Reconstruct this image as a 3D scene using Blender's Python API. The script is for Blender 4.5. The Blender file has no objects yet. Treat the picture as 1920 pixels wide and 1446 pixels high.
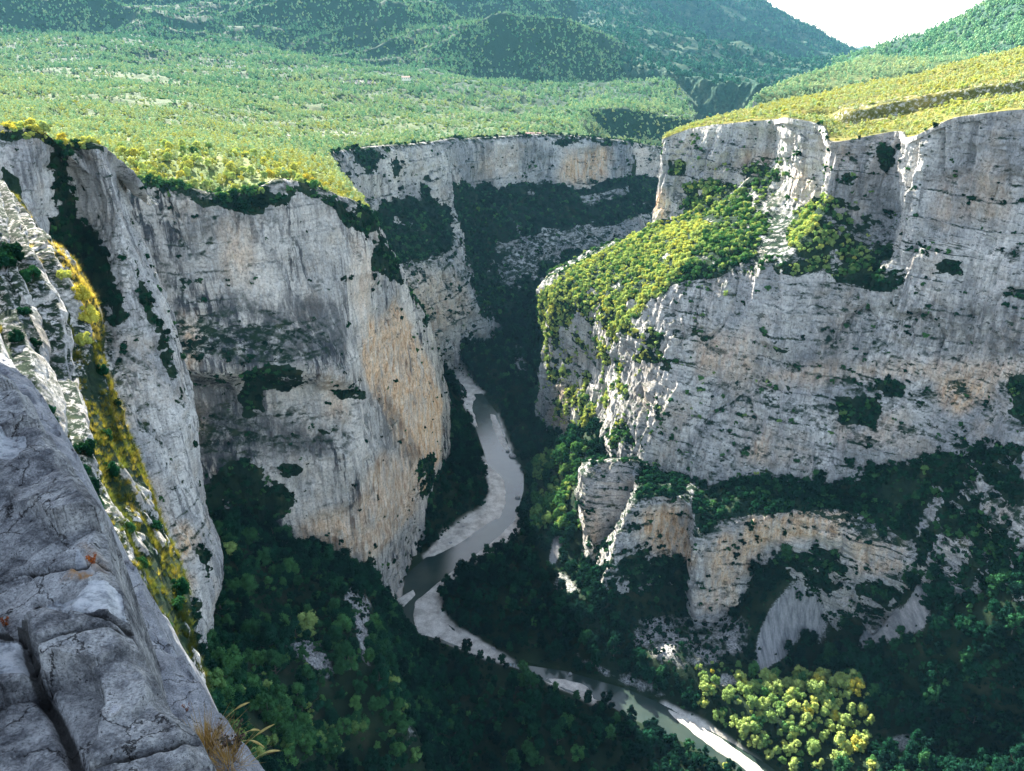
import bpy, math, random
import numpy as np
from math import radians, sin, cos, tan, pi
SC = bpy.context.scene; COL = SC.collection
rng = np.random.default_rng(7); random.seed(7)
F = 1495.0; TH = radians(23.9); CT, ST = cos(TH), sin(TH)
# ---------------------------------------------------------------- survey: sight line + ground distance -> world point
def P(u, v, y):
    u = np.asarray(u, float); v = np.asarray(v, float); y = np.asarray(y, float)
    a = (u-960)/F; b = (723-v)/F
    ry = CT + b*ST; rz = -ST + b*CT; s = y/ry
    return np.stack([a*s, y+0*s, rz*s], -1)
def Pz(u, v, z):
    u = np.asarray(u, float); v = np.asarray(v, float)
    a = (u-960)/F; b = (723-v)/F
    ry = CT + b*ST; rz = -ST + b*CT; s = z/rz
    return np.stack([a*s, ry*s, z+0*s], -1)
def proj(V):
    d = V[..., 1]*CT - V[..., 2]*ST; up = V[..., 1]*ST + V[..., 2]*CT
    d = np.maximum(d, 0.1)
    return 960+F*V[..., 0]/d, 723-F*up/d, d
# ---------------------------------------------------------------- value noise
TAB = rng.random((64, 64, 64)).astype(np.float32)*2-1
TABF = TAB.ravel()
def noise(x, y, z):
    x = np.asarray(x, np.float32); y = np.asarray(y, np.float32); z = np.asarray(z, np.float32)
    x, y, z = np.broadcast_arrays(x, y, z)
    xi = np.floor(x).astype(np.int32); yi = np.floor(y).astype(np.int32); zi = np.floor(z).astype(np.int32)
    fx = x-xi; fy = y-yi; fz = z-zi
    fx = fx*fx*(3-2*fx); fy = fy*fy*(3-2*fy); fz = fz*fz*(3-2*fz)
    x0 = (xi & 63) << 12; x1 = ((xi+1) & 63) << 12; y0 = (yi & 63) << 6; y1 = ((yi+1) & 63) << 6; z0 = zi & 63; z1 = (zi+1) & 63
    T = TABF.take
    a = T(x0+y0+z0); a = a+(T(x1+y0+z0)-a)*fx
    b = T(x0+y1+z0); b = b+(T(x1+y1+z0)-b)*fx
    c = T(x0+y0+z1); c = c+(T(x1+y0+z1)-c)*fx
    d = T(x0+y1+z1); d = d+(T(x1+y1+z1)-d)*fx
    a = a+(b-a)*fy; c = c+(d-c)*fy
    return a+(c-a)*fz
def fbm(x, y, z, o=4, g=.5, l=2.03):
    s = 0; a = 1.; n = 0
    for i in range(o):
        s = s+a*noise(x+i*17.3, y+i*9.1, z+i*5.7); n += a; a *= g; x = x*l; y = y*l; z = z*l
    return s/n
def ridged(x, y, z, o=3, g=.5):
    s = 0; a = 1.; n = 0
    for i in range(o):
        s = s+a*(1-2*np.abs(noise(x+i*11.3, y+i*3.1, z+i*7.7))); n += a; a *= g; x = x*2.1; y = y*2.1; z = z*2.1
    return s/n
def sstep(a, b, x):
    t = np.clip((x-a)/(b-a), 0, 1); return t*t*(3-2*t)
# ---------------------------------------------------------------- polygons
def seg_dist(px, py, poly, closed=True):
    poly = np.asarray(poly, float); q = np.roll(poly, -1, 0) if closed else poly[1:]; p = poly if closed else poly[:-1]
    best = np.full(px.shape, 1e18, np.float32)
    for (ax, ay), (bx, by) in zip(p, q):
        dx, dy = bx-ax, by-ay; L = dx*dx+dy*dy+1e-9
        t = np.clip(((px-ax)*dx+(py-ay)*dy)/L, 0, 1)
        best = np.minimum(best, (px-ax-t*dx)**2+(py-ay-t*dy)**2)
    return np.sqrt(best)
def inside(px, py, poly):
    c = np.zeros(px.shape, bool); n = len(poly)
    for i in range(n):
        ax, ay = poly[i]; bx, by = poly[(i+1) % n]
        if ay == by: continue
        m = ((ay > py) != (by > py)) & (px < (bx-ax)*(py-ay)/(by-ay)+ax); c ^= m
    return c
def sdf(px, py, poly):
    d = seg_dist(px, py, poly); return np.where(inside(px, py, poly), d, -d)
# ---------------------------------------------------------------- lofted sheets
def cr(Pn, ns):
    """Catmull-Rom along axis 0 of control grid Pn, ns[i] steps in span i"""
    n = len(Pn); out = []
    for i in range(n-1):
        p1, p2 = Pn[i], Pn[i+1]
        p0 = Pn[i-1] if i > 0 else 2*p1-p2
        p3 = Pn[i+2] if i+2 < n else 2*p2-p1
        # limit tangents so that sharp corners do not overshoot
        l1 = np.linalg.norm(p2-p1, axis=-1, keepdims=True)+1e-6
        def tang(a, b, c):
            t = (c-a)*.5; L = np.linalg.norm(t, axis=-1, keepdims=True)+1e-6
            return t*np.minimum(1, 1.0*l1/L)
        m1 = tang(p0, p1, p2); m2 = tang(p1, p2, p3)
        for k in range(ns[i]):
            t = k/ns[i]; t2 = t*t; t3 = t2*t
            out.append((2*t3-3*t2+1)*p1+(t3-2*t2+t)*m1+(-2*t3+3*t2)*p2+(t3-t2)*m2)
    out.append(Pn[-1]); return np.array(out)
def loft(rows, step=1.6, back=None, foot=None, maxn=400):
    C = np.array([[P(*c) for c in r] for r in rows])
    if back is not None: C = np.concatenate([C[:1]+np.array(back), C], 0)
    if foot is not None: C = np.concatenate([C, C[-1:]+np.array(foot)], 0)
    dep = np.maximum(C[..., 1]*CT-C[..., 2]*ST, 1)
    def counts(A, D):
        L = np.linalg.norm(A[1:]-A[:-1], axis=-1)/(.5*(D[1:]+D[:-1]))*F
        return [int(min(maxn, max(2, math.ceil(x/step)))) for x in np.percentile(L, 85, axis=1)]
    nr = counts(C, dep); nc = counts(C.transpose(1, 0, 2), dep.T)
    G = cr(C, nr); G = cr(G.transpose(1, 0, 2), nc).transpose(1, 0, 2)
    S = np.repeat(np.concatenate([np.linspace(i, i+1, n, endpoint=False) for i, n in enumerate(nr)]+[[len(nr)]])[:, None], G.shape[1], 1)
    T = np.repeat(np.concatenate([np.linspace(i, i+1, n, endpoint=False) for i, n in enumerate(nc)]+[[len(nc)]])[None], G.shape[0], 0)
    return G, S, T
def gnormal(G):
    dr = np.gradient(G, axis=0); dc = np.gradient(G, axis=1)
    n = np.cross(dr, dc); return n/(np.linalg.norm(n, axis=-1, keepdims=True)+1e-9)
def blur(a, k):
    for ax in (0, 1):
        c = np.cumsum(np.pad(a, [(k+1, k) if i == ax else (0, 0) for i in range(a.ndim)], mode='edge'), axis=ax)
        n = a.shape[ax]
        a = (np.take(c, range(2*k+1, 2*k+1+n), ax)-np.take(c, range(0, n), ax))/(2*k+1)
    return a
def mesh_from(name, V, faces, smooth=True):
    me = bpy.data.meshes.new(name); V = np.ascontiguousarray(V, np.float32); faces = np.ascontiguousarray(faces, np.int32)
    k = faces.shape[1]
    me.vertices.add(len(V)); me.vertices.foreach_set('co', V.ravel())
    me.loops.add(faces.size); me.loops.foreach_set('vertex_index', faces.ravel())
    me.polygons.add(len(faces)); me.polygons.foreach_set('loop_start', np.arange(0, faces.size, k, dtype=np.int32))
    me.update(calc_edges=True)
    me.polygons.foreach_set('use_smooth', np.full(len(faces), smooth, bool))
    return me
def grid_faces(nr, nc, mask=None):
    i = np.arange(nr*nc).reshape(nr, nc)
    f = np.stack([i[:-1, :-1], i[1:, :-1], i[1:, 1:], i[:-1, 1:]], -1)
    return f.reshape(-1, 4) if mask is None else f[mask]
def setattrs(me, attrs):
    for k, a in (attrs or {}).items():
        at = me.attributes.new(k, 'FLOAT', 'POINT'); at.data.foreach_set('value', np.ascontiguousarray(a, np.float32).ravel())
def link(name, me, mat=None, parent=None):
    o = bpy.data.objects.new(name, me); COL.objects.link(o)
    if mat is not None: me.materials.append(mat)
    if parent is not None: o.parent = parent
    return o
def grid_obj(name, G, mat, attrs=None, mask=None, parent=None):
    me = mesh_from(name, G.reshape(-1, 3), grid_faces(*G.shape[:2], mask)); setattrs(me, attrs)
    return link(name, me, mat, parent)
def empty(name, loc=(0, 0, 0)):
    o = bpy.data.objects.new(name, None); o.location = loc; COL.objects.link(o); return o
def tag(o, label=None, cat=None, group=None, kind=None):
    if label: o['label'] = label
    if cat: o['category'] = cat
    if group: o['group'] = group
    if kind: o['kind'] = kind
    return o
def paint(G, base, zones, warp=14, seed=0.):
    """per-vertex value: zones = [(polygon in survey pixels, value[, warp])]"""
    U, Vv, D = proj(G); s = 40.
    wu = fbm(G[..., 0]/s*400/np.maximum(D, 60)+seed, G[..., 1]/s*400/np.maximum(D, 60), G[..., 2]/s*400/np.maximum(D, 60), 4, .6)
    wv = fbm(G[..., 0]/s*400/np.maximum(D, 60)+31+seed, G[..., 1]/s*400/np.maximum(D, 60)+7, G[..., 2]/s*400/np.maximum(D, 60), 4, .6)
    out = np.full(U.shape, float(base))
    for z in zones:
        w = z[2] if len(z) > 2 else warp
        m = inside(U+wu*w*1.6, Vv+wv*w*1.6, z[0]); out[m] = z[1]
    return out
# ================================================================= LAND: rock walls (lofted) =================================
def rock_disp(G, k, flute=1., strata=1., big=1., fine=1., seed=0.):
    n = gnormal(G); n = blur(n, 4); n /= np.linalg.norm(n, axis=-1, keepdims=True)+1e-9
    x, y, z = G[..., 0]+seed*37, G[..., 1]+seed*11, G[..., 2]
    h = np.stack([n[..., 0], n[..., 1], n[..., 2]*.35], -1)
    wob = 6*k*fbm(x/(25*k), y/(25*k), z/(40*k), 3)
    d = big*7*k*fbm(x/(48*k), y/(48*k), z/(110*k), 3)
    rr = ridged((x+wob)/(17*k), (y+wob)/(17*k), z/(95*k), 3)
    d += flute*2.6*k*rr
    d += flute*.8*k*ridged((x+wob*.4)/(4.5*k), (y)/(4.5*k), z/(38*k), 2)
    zz = (z+3*k*fbm(x/(60*k), y/(60*k), z/(60*k), 2))/(7.5*k)
    st = noise(zz, x/(90*k), y/(90*k)); st2 = noise(zz*2.7+9, x/(50*k), y/(50*k)+5)
    amp = .5+.5*noise(x/(35*k), y/(35*k), z/(50*k)+3)
    d += strata*k*(1.9*np.sign(st)*np.abs(st)**.5*amp+.7*np.sign(st2)*np.abs(st2)**.6*(1-amp*.6))
    b = noise(x/(6*k), y/(6*k), z/(8*k)); fine = fine*(.5+.6*sstep(-.3, .3, noise(x/(42*k)+7, y/(42*k), z/(30*k)))); d += fine*1.3*k*np.round(b*3)/3
    d += fine*1.9*k*fbm(x/(6*k), y/(6*k), z/(8*k), 5, .6)
    fine = fine*(.4+.75*sstep(-.25, .3, fbm(x/(55*k)+3, y/(55*k), z/(38*k), 3)))
    bl = 1-np.abs(noise((x+wob*.6)/(13*k)+2, (y+wob*.6)/(13*k), z/(26*k))); d -= fine*3.4*k*bl**7
    bl = 1-np.abs(noise((x+wob*.3)/(5.5*k)+2, (y+wob*.3)/(5.5*k), z/(9*k))); d -= fine*1.2*k*bl**5
    zb = (z+5*k*fbm(x/(40*k), y/(40*k), z/(80*k)+4, 3))/(15*k); fr_ = zb-np.floor(zb)
    d += strata*3.0*k*(fr_**1.5-.4)*sstep(-.05, .5, noise(x/(28*k), y/(28*k), np.floor(zb)*3.7)+.3*noise(x/(8*k), y/(8*k), np.floor(zb)*1.7))
    zb = (z+2*k*fbm(x/(20*k), y/(20*k), z/(30*k)+9, 2))/(4.2*k); fr_ = zb-np.floor(zb)
    d += strata*.6*k*(fr_-.5)*sstep(.0, .4, noise(x/(18*k), y/(18*k), np.floor(zb)*2.3))
    cr_ = 1-np.abs(noise((x+wob)/(22*k)+5+.12*fbm(x/(3*k), y/(3*k), z/(3*k), 2), (y+wob)/(22*k), z/(150*k)))
    d -= 2.5*k*sstep(.9, 1., cr_)*flute*sstep(-.2, .5, noise(x/(30*k)+8, y/(30*k), z/(34*k)))
    return h, d
SHEETS = {}
def wall(name, rows, k=1., step=1.6, back=(0, 25, -15), foot=(0, 0, -45), **kw):
    G, S, T = loft(rows, step, back, foot)
    h, d = rock_disp(G, k, **kw)
    return G, h, d, S, T
def R(*a): return [tuple(x) for x in a]

# --- left main wall
A_rows = [
 R((140,285,400),(230,338,425),(330,350,432),(430,368,438),(530,340,448),(620,366,470),(690,404,505),(732,476,560),(773,552,610),(806,622,655),(822,700,720),(760,690,800)),
 R((160,400,398),(250,440,418),(345,460,424),(440,470,430),(540,450,440),(625,470,460),(700,490,495),(742,550,548),(782,610,600),(815,670,648),(830,740,720),(760,730,800)),
 R((190,540,392),(275,560,410),(360,590,414),(450,600,420),(545,590,430),(630,600,448),(692,610,485),(750,650,540),(790,690,595),(820,730,645),(834,770,715),(760,760,800)),
 R((230,680,384),(300,690,394),(370,690,394),(455,690,400),(550,690,410),(635,700,430),(688,712,470),(752,730,535),(800,770,590),(824,790,642),(836,800,712),(760,790,800)),
 R((245,720,402),(315,730,418),(380,735,428),(465,730,434),(560,735,436),(645,745,442),(692,752,468),(752,785,530),(800,812,588),(822,822,640),(836,820,712),(760,800,800)),
 R((300,855,388),(345,860,398),(400,870,410),(470,860,416),(570,860,424),(655,860,432),(712,868,462),(762,880,522),(801,883,582),(822,866,638),(836,840,712),(760,820,800)),
 R((330,965,380),(370,965,388),(430,985,402),(490,1010,410),(570,1048,418),(640,1070,424),(692,1090,436),(738,1010,500),(793,940,585),(823,880,655),(840,860,720),(760,850,800))]
# --- far wall of the bend
B_rows = [
 R((560,310,820),(620,292,900),(700,282,1000),(780,276,1090),(845,268,1180),(872,267,1230),(940,262,1290),(1010,258,1350),(1100,262,1420),(1178,270,1480),(1184,270,1650),(1240,280,1750),(1300,285,1800)),
 R((590,352,810),(645,372,880),(712,380,980),(780,368,1060),(845,375,1140),(880,362,1220),(945,355,1280),(1010,345,1340),(1100,342,1410),(1176,332,1470),(1183,325,1650),(1240,345,1700),(1300,350,1750)),
 R((650,450,780),(700,462,840),(760,495,910),(820,480,980),(862,468,1060),(893,480,1150),(960,470,1210),(1010,432,1270),(1100,425,1340),(1180,415,1400),(1215,410,1500),(1270,420,1600),(1330,420,1700)),
 R((700,560,770),(740,570,815),(785,575,880),(835,560,950),(882,545,1010),(908,540,1100),(960,520,1160),(1015,480,1225),(1100,460,1300),(1180,450,1370),(1220,440,1480),(1270,450,1580),(1330,450,1680)),
 R((755,650,780),(790,655,830),(822,642,895),(855,626,950),(905,610,1005),(935,600,1060),(968,585,1090),(1010,560,1150),(1080,540,1220),(1160,520,1300),(1220,520,1400),(1270,520,1500),(1330,520,1600))]
# --- massif on the right
C_rows = [
 R((1300,262,900),(1243,262,800),(1300,241,780),(1380,231,740),(1452,225,705),(1479,222,655),(1542,236,618),(1562,266,575),(1680,247,565),(1708,258,530),(1790,222,500),(1920,206,470),(2080,190,450)),
 R((1290,330,900),(1232,330,795),(1290,318,770),(1375,300,735),(1450,300,705),(1490,300,645),(1541,320,618),(1553,330,570),(1672,325,558),(1700,330,528),(1790,330,495),(1920,330,465),(2080,330,445)),
 R((1280,425,900),(1218,425,790),(1290,402,750),(1370,380,700),(1430,390,660),(1472,400,632),(1528,390,605),(1542,400,565),(1660,430,558),(1702,430,516),(1790,440,488),(1920,440,458),(2080,440,440)),
 R((1120,480,1000),(1090,482,860),(1190,470,740),(1270,450,670),(1340,445,630),(1400,450,600),(1470,455,580),(1520,460,552),(1620,480,545),(1700,480,508),(1795,480,482),(1920,480,454),(2080,480,438)),
 R((1060,560,920),(1014,536,810),(1105,570,720),(1192,592,640),(1252,552,605),(1330,530,585),(1400,515,570),(1480,505,548),(1600,515,535),(1700,515,504),(1800,515,478),(1920,515,450),(2080,515,436)),
 R((1060,660,900),(1024,662,795),(1112,690,705),(1194,705,612),(1262,690,575),(1340,690,558),(1420,690,542),(1500,680,526),(1610,680,510),(1710,680,486),(1810,680,462),(1930,670,435),(2080,660,420)),
 R((1050,770,860),(1018,770,785),(1085,832,690),(1152,862,590),(1238,882,548),(1322,890,525),(1420,885,508),(1510,878,492),(1600,862,475),(1710,850,458),(1810,835,436),(1930,820,410),(2080,810,395))]
D_rows = [
 R((1150,850,700),(1110,865,600),(1096,872,565),(1180,865,545),(1235,882,552),(1300,890,535),(1330,892,530),(1400,888,512),(1510,880,496),(1600,864,480),(1710,852,462),(1810,837,440),(1930,822,414),(2080,812,398)),
 R((1150,900,690),(1100,905,585),(1093,905,552),(1182,900,540),(1200,915,515),(1260,925,500),(1288,940,490),(1320,960,486),(1400,940,480),(1500,925,478),(1600,940,460),(1700,935,442),(1800,925,420),(1930,925,390),(2080,925,370)),
 R((1150,930,680),(1096,960,575),(1095,960,538),(1170,960,535),(1178,945,500),(1240,934,498),(1290,950,494),(1303,1010,468),(1385,990,468),(1480,962,456),(1602,990,436),(1700,1020,420),(1800,1010,402),(1930,1000,372),(2080,1000,350)),
 R((1150,960,670),(1098,1000,570),(1103,1012,525),(1130,1030,525),(1148,1030,482),(1230,1030,496),(1288,1030,494),(1300,1070,462),(1382,1060,464),(1420,1030,466),(1606,1040,430),(1702,1050,414),(1800,1060,394),(1930,1060,362),(2080,1060,340)),
 R((1150,980,660),(1098,1010,565),(1105,1025,515),(1120,1060,510),(1136,1092,466),(1220,1090,478),(1285,1100,480),(1298,1142,456),(1374,1138,456),(1420,1085,460),(1608,1085,424),(1700,1088,408),(1800,1110,384),(1930,1120,350),(2080,1120,330))]
D_rows = [r if len(r) == 15 else r[:7]+[r[7]]+r[7:] if False else r for r in D_rows]
D_rows[0] = R((1150,850,700),(1110,865,600),(1096,872,565),(1180,865,545),(1235,882,552),(1270,890,540),(1300,890,535),(1330,892,530),(1400,888,512),(1510,880,496),(1600,864,480),(1710,852,462),(1810,837,440),(1930,822,414),(2080,812,398))
# --- second spur on the left
L_rows = [
 R((-90,225,262),(0,240,255),(60,248,255),(90,270,264),(140,268,285),(188,276,285),(212,330,300),(240,340,340)),
 R((-90,380,250),(0,390,245),(60,400,248),(90,420,264),(150,420,290),(215,400,280),(240,440,290),(262,450,335)),
 R((-60,540,240),(0,550,236),(70,550,240),(110,560,257),(170,570,272),(235,560,268),(286,565,280),(310,570,325)),
 R((-50,740,218),(0,740,220),(80,740,222),(150,740,237),(220,740,250),(290,750,258),(343,752,270),(352,750,320)),
 R((-40,930,205),(20,930,205),(100,930,207),(190,930,222),(260,940,236),(320,945,246),(366,945,258),(372,945,310)),
 R((-20,1080,185),(30,1080,188),(130,1080,195),(220,1080,210),(300,1080,225),(350,1075,235),(400,1072,250),(400,1070,300)),
 R((0,1270,165),(50,1270,170),(150,1270,180),(240,1265,195),(310,1260,205),(350,1258,212),(374,1255,222),(374,1250,280))]
# --- near buttress
N_rows = [
 R((-120,250,92),(-60,300,86),(-15,350,84),(12,385,84),(30,380,95)),
 R((-120,400,74),(-40,430,70),(20,432,74),(62,440,82),(50,430,95)),
 R((-120,520,62),(-40,525,62),(60,525,67),(128,505,79),(110,500,95)),
 R((-120,620,54),(0,620,56),(95,615,63),(174,600,75),(150,590,92)),
 R((-100,740,47),(40,740,50),(125,740,57),(196,725,67),(170,715,85)),
 R((-60,860,41),(90,860,45),(175,860,51),(250,862,60),(225,850,76)),
 R((0,980,37),(145,980,40),(228,980,46),(294,985,55),(265,975,70)),
 R((60,1100,33),(200,1100,36),(280,1100,42),(340,1100,50),(315,1090,64)),
 R((120,1230,29),(258,1230,32),(318,1230,37),(356,1215,45),(335,1210,58)),
 R((200,1420,25),(320,1400,28),(360,1390,32),(395,1370,38),(380,1360,50))]

# ================================================================= veg, stain and painted shade zones (survey pixels) ============================
def Z(*a): return [(a[i], a[i+1]) for i in range(0, len(a), 2)]
walls = {}
def add_wall(key, name, rows, k, dens, orange, dark, **kw):
    G, h, d, S, T = wall(name, rows, k, **kw)
    fl_ = .7 if key in 'AL' else .3; d = d*(fl_+(1-fl_)*sstep(.95, 1.45, S)); walls[key] = dict(name=name, G=G+h*d[..., None], k=k, S=S, T=T, dens=dens, orange=orange, dark=dark)
add_wall('A', 'cliff', A_rows, 1.0, [], [], [], flute=1.3, strata=.28, big=.6, fine=.6)
add_wall('B', 'cliff', B_rows, 2.0, [], [], [], back=(0, 60, -6), flute=.8, strata=.6, big=.5)
add_wall('C', 'cliff', C_rows, 1.2, [], [], [], flute=1.05, strata=.8, big=1.05, fine=.95, back=(0, 3, -4))
add_wall('D', 'cliff', D_rows, 1.0, [], [], [], flute=.7, strata=1.1, big=.5, back=(0, 12, -4))
add_wall('L', 'cliff', L_rows, .6, [], [], [], flute=1.3, strata=.25, big=.8, fine=.6)

# ================================================================= height fields ==============================================
def tps_fit(X, f, lam=1e-3):
    n = len(X); r = np.linalg.norm(X[:, None]-X[None], axis=-1); K = np.where(r > 0, r*r*np.log(r+1e-12), 0)+lam*np.eye(n)
    Pm = np.c_[np.ones(n), X]; A = np.block([[K, Pm], [Pm.T, np.zeros((3, 3))]])
    return np.linalg.solve(A, np.r_[f, 0, 0, 0])
def tps_eval(w, X, Q):
    out = np.empty(len(Q))
    for s in range(0, len(Q), 20000):
        q = Q[s:s+20000]; r2 = ((q[:, None]-X[None])**2).sum(-1)
        out[s:s+20000] = (.5*r2*np.log(r2+1e-12))@w[:len(X)]+w[-3]+q@w[-2:]
    return out
def Z(*a): return [(a[i], a[i+1]) for i in range(0, len(a), 2)]
# --- valley floor
river_poly = [(815,655),(835,640),(870,630),(880,640),(850,655),(838,668),(850,690),(872,712),(905,735),(935,775),(958,835),(985,880),(985,920),(970,970),(968,1000),(930,1030),(880,1060),(840,1098),(823,1115),(825,1150),(870,1190),(900,1210),(960,1240),(1060,1255),(1180,1290),(1260,1325),(1350,1375),(1440,1430),(1530,1500),
 (1420,1500),(1380,1450),(1290,1400),(1180,1350),(1130,1320),(1060,1300),(1000,1270),(950,1250),(880,1225),(780,1195),(745,1150),(735,1120),(760,1075),(800,1040),(850,990),(905,960),(920,920),(912,880),(905,850),(885,790),(870,740),(830,690)]
RP = [tuple(Pz(u, v, -400.)[:2]) for u, v in river_poly]
vc = []
def VZ(*L):
    for u, v, z in L: p = Pz(u, v, z); vc.append(p)
def VY(*L):
    for u, v, y in L: vc.append(P(u, v, y))
VZ((900,1210,-399),(1060,1250,-399),(1180,1288,-399),(1300,1345,-399),(1430,1420,-399),(780,1195,-399),(735,1120,-398),(800,1035,-398),(905,955,-398),(912,880,-398),(885,790,-398),(985,900,-398),(970,985,-398),(880,1060,-399),(825,1120,-399),(935,780,-398),(850,655,-398),(870,1190,-398),(1060,1305,-398),(1200,1360,-398),(1330,1430,-398),(1540,1500,-399))
VY((345,960,398),(430,985,405),(570,1048,420),(640,1070,426),(692,1092,440),(745,1010,505),(800,935,592),(830,870,665),(845,840,730))
VZ((740,1060,-382),(800,1000,-378),(850,940,-380),(860,880,-384),(850,780,-386),(835,720,-392))
VY((372,1100,300),(390,1250,222),(440,1400,175),(300,1500,130),(520,1446,195),(620,1446,222),(500,1250,262),(450,1100,320),(560,1150,330),(620,1110,350),(600,1300,262),(700,1446,250),(690,1200,310),(655,1120,345),(705,1265,284),(745,1330,272),(768,1400,262),(790,1500,245),(640,1200,305))
for u, v, y in ((690,1110,400),(740,1200,395),(770,1290,355),(810,1380,330),(840,1500,300)): vc.append(P(u, v, y))
VZ((730,1150,-385),(800,1250,-390),(850,1446,-388),(900,1300,-394),(1000,1400,-394),(1150,1446,-396),(1000,1320,-396),(1250,1500,-396),(950,1600,-385),(850,1700,-340),(700,1700,-250))
VZ((900,1100,-394),(870,1130,-396),(950,1060,-394),(1000,980,-392),(1040,930,-385),(1000,1150,-392),(1060,1120,-382),(960,1180,-396),(1050,1040,-384),(1100,1200,-388),(1200,1250,-388))
VY((1062,862,640),(1092,905,592),(1096,1015,540),(1120,1065,515),(1138,1095,472),(1220,1090,482),(1300,1145,462),(1374,1140,460),(1440,1090,452),(1530,1085,442),(1610,1090,428),(1700,1095,410),(1800,1115,386),(1930,1125,352),(2080,1130,332),(1060,790,790),(1015,785,792),(1020,830,730))
VZ((980,800,-390),(960,720,-388),(1000,700,-380),(920,660,-388),(890,640,-392),(960,610,-375),(990,570,-360),(900,620,-385))
VY((950,600,1080),(860,630,970),(1000,560,1150))
VZ((1450,1240,-386),(1490,1150,-366),(1560,1200,-380),(1650,1200,-370),(1480,1290,-390),(1560,1260,-386))
VY((1750,1190,372),(1900,1190,345),(1420,1300,388),(1300,1230,412),(1200,1190,440))
VZ((1500,1330,-382),(1410,1310,-384),(1600,1300,-378),(1700,1290,-362),(1850,1290,-340),(1500,1390,-390),(1600,1370,-388),(1700,1370,-382),(1850,1370,-366),(1950,1446,-350),(1800,1446,-366),(1650,1446,-382),(1550,1446,-390),(1750,1600,-380),(2100,1446,-330))
vc = np.array(vc); VX = vc[:, :2]/100.; vw = tps_fit(VX, vc[:, 2], 2e-3)
us = np.arange(220, 2140, 2.4); ys = np.exp(np.linspace(math.log(150), math.log(1400), 900))
UU, YY = np.meshgrid(us, ys)
XX = (UU-960)/F*(YY*CT+380*ST)
zr = tps_eval(vw, VX, np.c_[XX.ravel(), YY.ravel()]/100.).reshape(XX.shape)
zr = np.clip(zr, -399, 50)
sd = sdf(XX, YY, RP)       # >0 inside the river bed
rug = fbm(XX/22, YY/22, zr/22, 4)*3.2+ridged(XX/9., YY/9., zr/14, 3)*.9
ru_, rv_, _ = proj(np.stack([XX, YY, zr], -1)); rug = rug+sstep(-30, 10, sdf(ru_, rv_, Z(535,1185,600,1150,640,1095,700,1100,712,1270,640,1300,560,1260)))*(2.5*ridged(XX/5, YY/5, zr/9, 4)+2*np.round(3*noise(XX/5, YY/5, zr/5))/3)
zf = zr+rug*sstep(0, 25, -sd)
zf = -398.4+(zf+398.4)*sstep(0, 14, -sd)+.5*noise(XX/6, YY/6, XX*0)*sstep(-10, -1, sd)*sstep(3, -2, sd)
# water channel inside the bed: signed distance to polygons of water
water_polys = [[(818,655),(835,642),(860,633),(850,650),(822,665)],
 [(818,655),(822,650),(860,690),(885,715),(905,735),(920,780),(950,850),(980,890),(982,930),(975,970),(960,988),(920,1010),(900,1030),(870,1045),(840,1062),(800,1110),(760,1140),(775,1160),(780,1190),(840,1205),(920,1232),(1000,1262),(1100,1290),(1060,1262),(1180,1300),(1240,1325),(1330,1395),(1440,1465),(1500,1510),(1380,1500),(1300,1420),(1180,1350),(1130,1320),(1060,1300),(1000,1275),(940,1262),(760,1235),(730,1180),(728,1130),(755,1080),(790,1050),(820,1032),(830,1060),(862,1025),(900,995),(935,970),(948,945),(940,880),(915,850),(890,800),(885,770),(895,745),(870,715),(830,680)]]
gravel_polys = [
 [(820,670),(845,650),(850,662),(845,680),(865,700),(885,722),(905,738),(880,740),(868,722),(845,702)],
 [(870,735),(884,730),(892,745),(886,765),(895,800),(880,790),(872,760)],
 [(918,775),(930,778),(950,830),(956,845),(945,842),(925,805)],
 [(905,860),(925,880),(945,900),(950,945),(938,970),(900,992),(860,1020),(815,1042),(800,1045),(840,1000),(900,960),(925,925),(912,880)],
 [(975,965),(972,995),(935,1025),(880,1060),(845,1095),(822,1110),(820,1145),(850,1180),(905,1212),(955,1245),(895,1228),(830,1200),(780,1190),(775,1165),(778,1130),(830,1085),(870,1055),(905,1030),(935,1005),(955,985)],
 [(745,1125),(775,1105),(780,1115),(755,1140),(745,1140)],
 [(1020,1270),(1060,1272),(1105,1288),(1115,1305),(1110,1320),(1080,1300),(1040,1285)],
 [(1245,1325),(1290,1345),(1360,1390),(1410,1425),(1450,1460),(1430,1470),(1380,1430),(1320,1392),(1265,1348)]]
inb = sd > -4
gv = np.full(XX.shape, -1e3)
for gp in gravel_polys:
    q = [tuple(Pz(u, v, -400.)[:2]) for u, v in gp]; gv = np.maximum(gv, sdf(XX, YY, q))
gvn = gv+1.6*fbm(XX/9, YY/9, 0*XX, 3)
bed = -401.4+1.9*sstep(-3.2, 2.0, gvn)+.5*sstep(0, 10, gvn)+.12*fbm(XX/3, YY/3, XX*0+3, 3)
zf = np.where(sd > 0, bed*sstep(0, 3, sd)+zf*(1-sstep(0, 3, sd)), zf)
VG = np.stack([XX, YY, zf], -1)
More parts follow.
